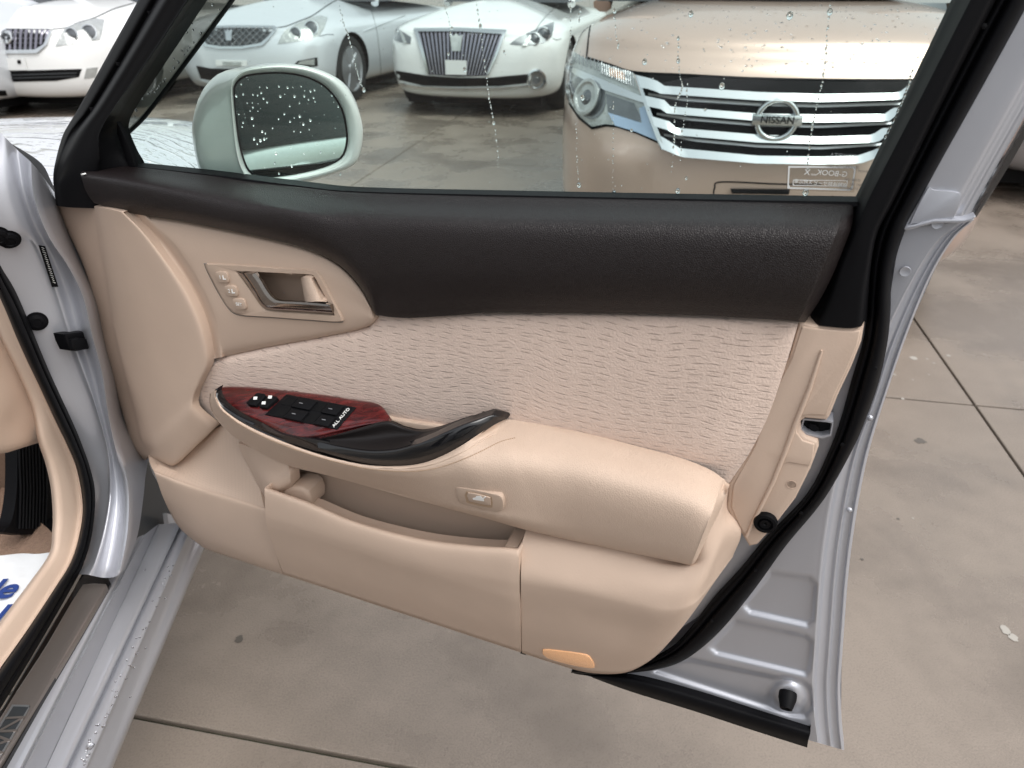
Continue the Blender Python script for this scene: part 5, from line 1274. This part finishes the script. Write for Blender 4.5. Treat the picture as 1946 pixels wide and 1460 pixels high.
c.line('bonnet_gap', [(526, 53), (545, 50), (570, 40), (594, 30), (620, 12), (640, 0)], 'dark', .006)
c.patch('intake', [(373, 125), (400, 130), (470, 132), (520, 126), (512, 150), (470, 156), (412, 154), (382, 150)], .004, 'dark')
c.patch('fog_recess', [(558, 124), (566, 116), (603, 109), (604, 126), (580, 130)], .004, 'dark', mirror=True)
c.patch('fog_lamp', [(566, 122), (572, 116), (598, 112), (598, 124)], .012, 'lens', mirror=True)
c.patch('lower_lip', [(366, 128), (374, 128), (382, 152), (400, 158), (500, 160), (600, 150), (604, 154), (500, 166), (390, 164), (374, 156)], .012, 'pearl', step=16)
c.patch('number_plate', [(411, 114), (470, 115), (470, 126), (412, 125)], .014, 'plate', step=14)
c.patch('plate_bracket', [(425, 117), (461, 118), (460, 125), (426, 124)], .022, 'lens', step=14)

c.line('bumper_gap', [(608, 69), (622, 66), (634, 66)], 'grille_dark', .004)
c.line('side_crease', [(690, 60), (730, 45), (770, 30)], 'pearl', .008)
c.line('door_gap', [(706, 20), (716, 60), (722, 110), (724, 140)], 'grille_dark', .004)

# --- white saloon with the tall grille
c = Car('tall_grille_sedan', 'white saloon with a tall wedge grille of upright bars, seen through the window', sbase(884, 184), 'white', SED, SHOOD, yaw=math.radians(-2))
c.arches(.88, .33, .37, .90); c.cabin(1.75, 4.2, .965, 1.42, .76)
GT, GBt = [(793, 58), (959, 62)], [(813, 142), (927, 144)]
g = c.patch('grille', [(793, 58), (876, 58), (959, 62), (946, 100), (927, 144), (870, 146), (813, 142), (804, 98)], .004, 'dark')
NB = 21
for k in range(NB):
    t = (k+.5)/NB; a = Vector(GT[0]).lerp(Vector(GT[1]), t); b = Vector(GBt[0]).lerp(Vector(GBt[1]), t)
    c.patch('slat', [(a.x-2, a.y), (a.x+2, a.y), (b.x+1.2, b.y), (b.x-1.2, b.y)], .022, 'slat', g, step=30)
c.patch('grille_frame', [(788, 54), (876, 53), (964, 57), (962, 64), (945, 108), (929, 142), (926, 142), (941, 106), (956, 65), (876, 60), (796, 60), (808, 100), (817, 140), (813, 140), (802, 100)], .028, 'chrome', g, step=30)
c.patch('emblem', [(857, 65), (863, 69), (869, 64), (875, 69), (881, 66), (879, 80), (877, 97), (861, 97), (859, 80)], .038, 'lens', g, step=20)
c.patch('number_plate', [(848, 114), (888, 115), (888, 142), (849, 141)], .034, 'plate', g, step=20)
l = lamp(c, [(969, 84), (982, 73), (998, 65), (1025, 53), (1052, 43), (1051, 58), (1048, 71), (1034, 82), (1000, 87)], [(1032, 66, .055), (1014, 75, .05)], 'lensdark', False)
c.patch('lamp_strip', [(992, 88), (1008, 66), (1014, 62), (1002, 87)], .018, 'lens', l, step=12)
l = lamp(c, [(740, 47), (756, 54), (782, 71), (780, 84), (760, 80), (739, 73), (738, 60)], [(748, 63, .045)], 'lensdark', False)
c.patch('lamp_strip', [(760, 58), (765, 60), (774, 82), (768, 82)], .018, 'lens', l, step=12)
c.patch('intake', [(752, 134), (812, 144), (870, 148), (927, 148), (1004, 141), (1006, 158), (948, 164), (870, 165), (804, 163), (754, 151)], .005, 'dark')
for (x, y, r) in ((744, 143, .055), (1019, 151, .075)):
    c.disc('fog_lamp', x, y, r, 'lensdark', [(1.2, -.01), (1.2, .02), (1.0, .024), (.92, .012), (.5, .016), (.01, .018)], None)
    c.disc('fog_ring', x, y, r, 'chrome', [(1.24, .0), (1.26, .024), (1.06, .028), (1.04, .016)], None)
c.patch('chrome_strip', [(735, 155), (760, 158), (804, 164), (870, 167), (946, 166), (1010, 161), (1040, 155), (1040, 160), (946, 172), (870, 173), (808, 171), (738, 162)], .02, 'chrome', step=14)
c.line('bonnet_gap', [(1015, 62), (1030, 40), (1045, 24), (1060, 10)], 'grille_dark', .004)

c.line('bumper_gap', [(1050, 73), (1058, 76), (1066, 74)], 'grille_dark', .004)

# --- bronze minivan
VAN = [(.16, .16, .775), (.20, .08, .83), (.27, .03, .865), (.38, .0, .88), (.50, -.005, .886), (.62, .0, .89), (.74, .025, .89), (.84, .06, .885), (.92, .10, .875), (.97, .15, .86)]
VHOOD = [(.97, 1.01), (.9, 1.05), (.8, 1.085), (.68, 1.115), (.5, 1.14), (.25, 1.15), (.02, 1.15)]
c = Car('bronze_minivan', 'bronze minivan with a broad chrome grille close behind the door window', sbase(1452, 520), 'bronze', VAN, VHOOD, yaw=math.radians(0), hc=1.1)
c.arches(.92, .35, .39, .89); c.cabin(.95, 4.3, 1.12, 1.85, .81, .14, .75)
g = c.patch('grille', [(1207, 140), (1250, 143), (1440, 152), (1600, 154), (1740, 154), (1722, 215), (1690, 275), (1660, 302), (1560, 309), (1440, 308), (1295, 296), (1259, 281), (1232, 214)], .003, 'dark', step=12)
BARS = [([(1210, 143), (1248, 152), (1256, 163), (1440, 175), (1560, 179), (1708, 177), (1722, 164), (1738, 161)], [(1736, 170), (1718, 189), (1560, 194), (1440, 191), (1252, 178), (1240, 171), (1217, 166)]),
        ([(1225, 182), (1262, 190), (1270, 202), (1440, 216), (1560, 218), (1683, 217), (1698, 204), (1718, 201)], [(1714, 210), (1692, 230), (1560, 233), (1440, 230), (1268, 216), (1258, 208), (1231, 202)]),
        ([(1238, 221), (1276, 232), (1284, 243), (1440, 256), (1560, 260), (1658, 257), (1674, 245), (1698, 240)], [(1694, 250), (1668, 271), (1560, 274), (1440, 271), (1284, 257), (1274, 249), (1244, 240)]),
        ([(1248, 256), (1262, 262), (1292, 282), (1440, 296), (1560, 298), (1630, 296), (1662, 285), (1684, 268)], [(1682, 280), (1664, 301), (1636, 311), (1560, 313), (1440, 311), (1296, 299), (1257, 283)])]
def yat(pl, x):
    pl = sorted(pl)
    for (x0, y0), (x1, y1) in zip(pl, pl[1:]):
        if x0 <= x <= x1: return y0 + (y1-y0)*(x-x0)/max(1e-6, x1-x0)
    return pl[0][1] if x < pl[0][0] else pl[-1][1]
def vanp(px, py, off=0.):        # photo pixel -> point on the van's smoothly bowed front, off metres proud of it
    cy = .02
    for _ in range(6):
        P_ = hit(px, py, c.w(0, cy, 0), c.Y); lx = (P_-c.B).dot(c.X); cy = .012 + .15*lx*lx - off
    return hit(px, py, c.w(0, cy, 0), c.Y)
def bar(name, a, b, off, lean, m, parent, n=40):
    a, b = sorted(a), sorted(b); x0, x1 = max(a[0][0], b[0][0]), min(a[-1][0], b[-1][0])
    ra, rb, rm, rt = [], [], [], []
    for k in range(n+1):
        t = k/n; xa_, xb_ = a[0][0]+(a[-1][0]-a[0][0])*t, b[0][0]+(b[-1][0]-b[0][0])*t
        ya_, yb_ = yat(a, xa_), yat(b, xb_)
        ra.append((xa_, ya_, off-lean)); rb.append((xb_, yb_, off+lean)); rm.append((xa_, ya_-1, off-lean-.03)); rt.append((xb_, yb_+1, off+lean-.03))
    return loft(name, [rm, ra, rb, rt], m, parent, nu=1, nv=1, fn=vanp, skirt=0, sharp=25)
for a, b in BARS:      # blades lean back so that their faces look up at the sky
    bar('chrome_bar', a, b, .032, .008, 'chrome', g)
for a, b in (([(1232, 178), (1300, 187), (1440, 196), (1560, 199), (1715, 195)], [(1232, 181), (1300, 192), (1440, 201), (1560, 204), (1716, 199)]), ([(1248, 215), (1310, 224), (1440, 235), (1560, 238), (1698, 232)], [(1248, 218), (1310, 229), (1440, 240), (1560, 243), (1698, 236)]), ([(1262, 255), (1320, 264), (1440, 275), (1560, 279), (1680, 272)], [(1262, 258), (1320, 269), (1440, 280), (1560, 284), (1680, 276)])):
    bar('thin_bar', a, b, .02, .002, 'rim', g)
c.patch('grille_edge', [(1207, 141), (1213, 143), (1238, 210), (1258, 262), (1262, 283), (1256, 282), (1230, 212)], .03, 'chrome', g, step=14)
# emblem
loc, nor = cast(c.bvh, 1473, 223); O = loc - c.Y*.052; sx = (cast(c.bvh, 1516, 223)[0]-loc).length/43
P_ = lambda a, r: O + c.X*math.cos(a)*r*1.02 + Vector((0, 0, 1))*math.sin(a)*r
bm = bmesh.new(); L = []
for k in range(48):
    a = 2*math.pi*k/48
    L.append([bm.verts.new(P_(a, r*sx) - c.Y*h) for r, h in ((42, -.01), (42, .004), (39, .011), (34, .011), (31, .004), (31, -.01))])
for k in range(48):
    for q in range(5): bm.faces.new((L[k][q], L[(k+1) % 48][q], L[(k+1) % 48][q+1], L[k][q+1]))
from_bm('emblem_ring', bm, 'chrome', g)
bm = bmesh.new(); bx = [(-47, -9.5), (47, -9.5), (47, 9.5), (-47, 9.5)]
f = bm.faces.new([bm.verts.new(O + c.X*x*sx + Vector((0, 0, y*sx)) - c.Y*.016) for x, y in bx]); q = bmesh.ops.extrude_face_region(bm, geom=[f])
for v in [g_ for g_ in q['geom'] if isinstance(g_, bmesh.types.BMVert)]: v.co += c.Y*.02
bmesh.ops.bevel(bm, geom=list(bm.edges), offset=.002, segments=2, profile=.5, affect='EDGES')
from_bm('emblem_bar', bm, 'chrome', g, sharp=40)
text('emblem_print', 'NISSAN', O - c.Y*.0165, c.X, Vector((0, 0, 1)), 19*sx, 'dark', g, ext=.0006, bold=.015)
lamp_o = [(1087, 97), (1111, 110), (1160, 124), (1204, 139), (1215, 173), (1232, 214), (1251, 270), (1210, 252), (1172, 240), (1150, 238), (1125, 244), (1100, 225), (1081, 197), (1075, 164), (1079, 123)]
l = c.patch('headlight', lamp_o, .004, 'lens', None, step=6, mirror=True)
c.patch('lamp_gasket', [(1081, 197), (1100, 226), (1125, 246), (1150, 240), (1172, 242), (1210, 254), (1252, 273), (1253, 270), (1210, 250), (1172, 238), (1150, 236), (1125, 241), (1102, 222), (1083, 195)], .008, 'dark', l, step=30)
c.patch('chrome_brow', [(1083, 116), (1089, 127), (1150, 152), (1224, 184), (1227, 196), (1150, 171), (1096, 143), (1081, 130)], .016, 'chrome', l, step=10)
c.patch('turn_signal', [(1140, 119), (1204, 139), (1214, 170), (1180, 156), (1140, 140)], .008, 'lens', l, step=8)
c.patch('turn_signal', [(1158, 128), (1186, 137), (1188, 152), (1160, 144)], .012, 'amber', l, step=8)
for k in range(14):
    x = 1146+k*4.4; c.line('lens_flute', [(x, 121+(x-1140)*.30), (x+1, 132+(x-1140)*.36), (x+2, 140+(x-1140)*.42)], 'rim', .0022, l, off=.010)
for k in range(9):
    x = 1090+k*7; c.line('lens_flute', [(x, 101+k*2.2), (x+1, 118+k*2.6)], 'lensdark', .002, l, off=.008)
c.patch('lamp_bowl', [(1088, 150), (1108, 146), (1140, 158), (1150, 178), (1148, 208), (1128, 226), (1106, 218), (1090, 198), (1084, 172)], .007, 'lensdark', l, sub=3, step=8)
c.disc('projector', 1121, 187, .036, 'bulb', [(1.9, .004), (1.9, .02), (1.5, .022), (1.1, .01), (1.0, .01), (.8, .02), (.4, .03), (.01, .033)], l, face=False)
c.disc('projector_ring', 1121, 187, .036, 'lens', [(1.9, .02), (1.92, .026), (1.6, .028), (1.25, .016), (1.1, .012)], l, face=False)
c.patch('reflector', [(1152, 178), (1205, 196), (1222, 230), (1180, 226), (1156, 212)], .008, 'lensdark', l, step=8)
c.patch('led_strip', [(1157, 214), (1190, 224), (1220, 233), (1215, 205), (1228, 200), (1250, 267), (1210, 250), (1170, 238)], .014, 'blue_led', l, step=8)
c.line('bonnet_gap', [(1136, 2), (1122, 50), (1115, 108)], 'dark', .004)
c.line('bonnet_gap', [(1115, 110), (1160, 124), (1207, 138), (1300, 143), (1440, 150), (1600, 153), (1740, 153)], 'dark', .006)
c.line('bumper_line', [(1356, 378), (1358, 358), (1372, 346), (1480, 350), (1560, 350)], 'dark', .003)
pk_ = c.patch('plate_bracket', [(1388, 358), (1500, 359), (1498, 368), (1390, 366)], .016, 'dark', step=10)
c.patch('wiper_cowl', [(1140, -6), (1300, 1), (1500, 4), (1720, 3), (1830, -4), (1830, -12), (1500, -6), (1140, -14)], .02, 'dark', step=14)
# rain beads on the van's bonnet
items = []; random.seed(3)
while len(items) < 420:
    x, y = 1150+rnd()*640, 10+125*(rnd()**1.5)
    loc, nor = cast(c.bvh, x, y)
    if loc is None or nor.z < .2: continue
    r = .0018+.0035*rnd()**2; items.append((loc, nor, r*1.2, r))
drops_mesh('water_droplets', items, c.body, seg=8, flat=.35)

# --- two cars cut by the picture's edges
c = Car('silver_hatch', 'pale silver car nose just showing at the left edge before the white saloon', sbase(-222, 194), 'pearl', SED, SHOOD, yaw=math.radians(-4))
c.cabin(1.75, 4.2, .965, 1.42, .76)
c.patch('intake', [(-40, 172), (8, 172), (12, 182), (-40, 184)], .004, 'dark')
c = Car('grey_sedan', 'grey car just visible at the right edge behind the door pillar', sbase(2200, 345, .2), 'grey', SED, SHOOD)
c.arches(.88, .33, .36, .90); c.cabin(1.75, 4.2, .965, 1.42, .76)

# --- car parked behind the photographer, seen only in the outside mirror
ya = Vector((-math.cos(math.radians(46)), math.sin(math.radians(46)), 0)); xa = Vector((math.sin(math.radians(134)), -math.cos(math.radians(134)), 0))
c = Car('reflected_sedan', 'pale saloon whose dark window and door handle show in the outside mirror', Vector((.75, -1.5, 0)) - xa*.9 - ya*3.8, 'mirror_paint', SED[:-1] + [(.74, .06, .90), (.86, .07, .895)], [(.985, .93), (.95, .96), (.88, .97), (.6, .98), (.3, .985), (.02, .985)], axes=(xa, ya))
c.arches(.88, .33, .36, .90); c.cabin(1.3, 4.55, .965, 1.42, .86, .2, .6, 'dim_glass')
tube('door_handle', [c.w(*q) for q in ((.90, 3.72, .86), (.935, 3.76, .865), (.94, 3.86, .87), (.935, 3.96, .865), (.90, 4.0, .86))], .014, 'mirror_paint', c.root, 10)
tube('door_gap', [c.w(.9035, 2.45, z) for z in (.3, .5, .62, .74, .86)], .005, 'dark', c.root, 6)
tube('door_gap', [c.w(.9035, 3.5, z) for z in (.3, .5, .62, .74, .86)], .005, 'dark', c.root, 6)
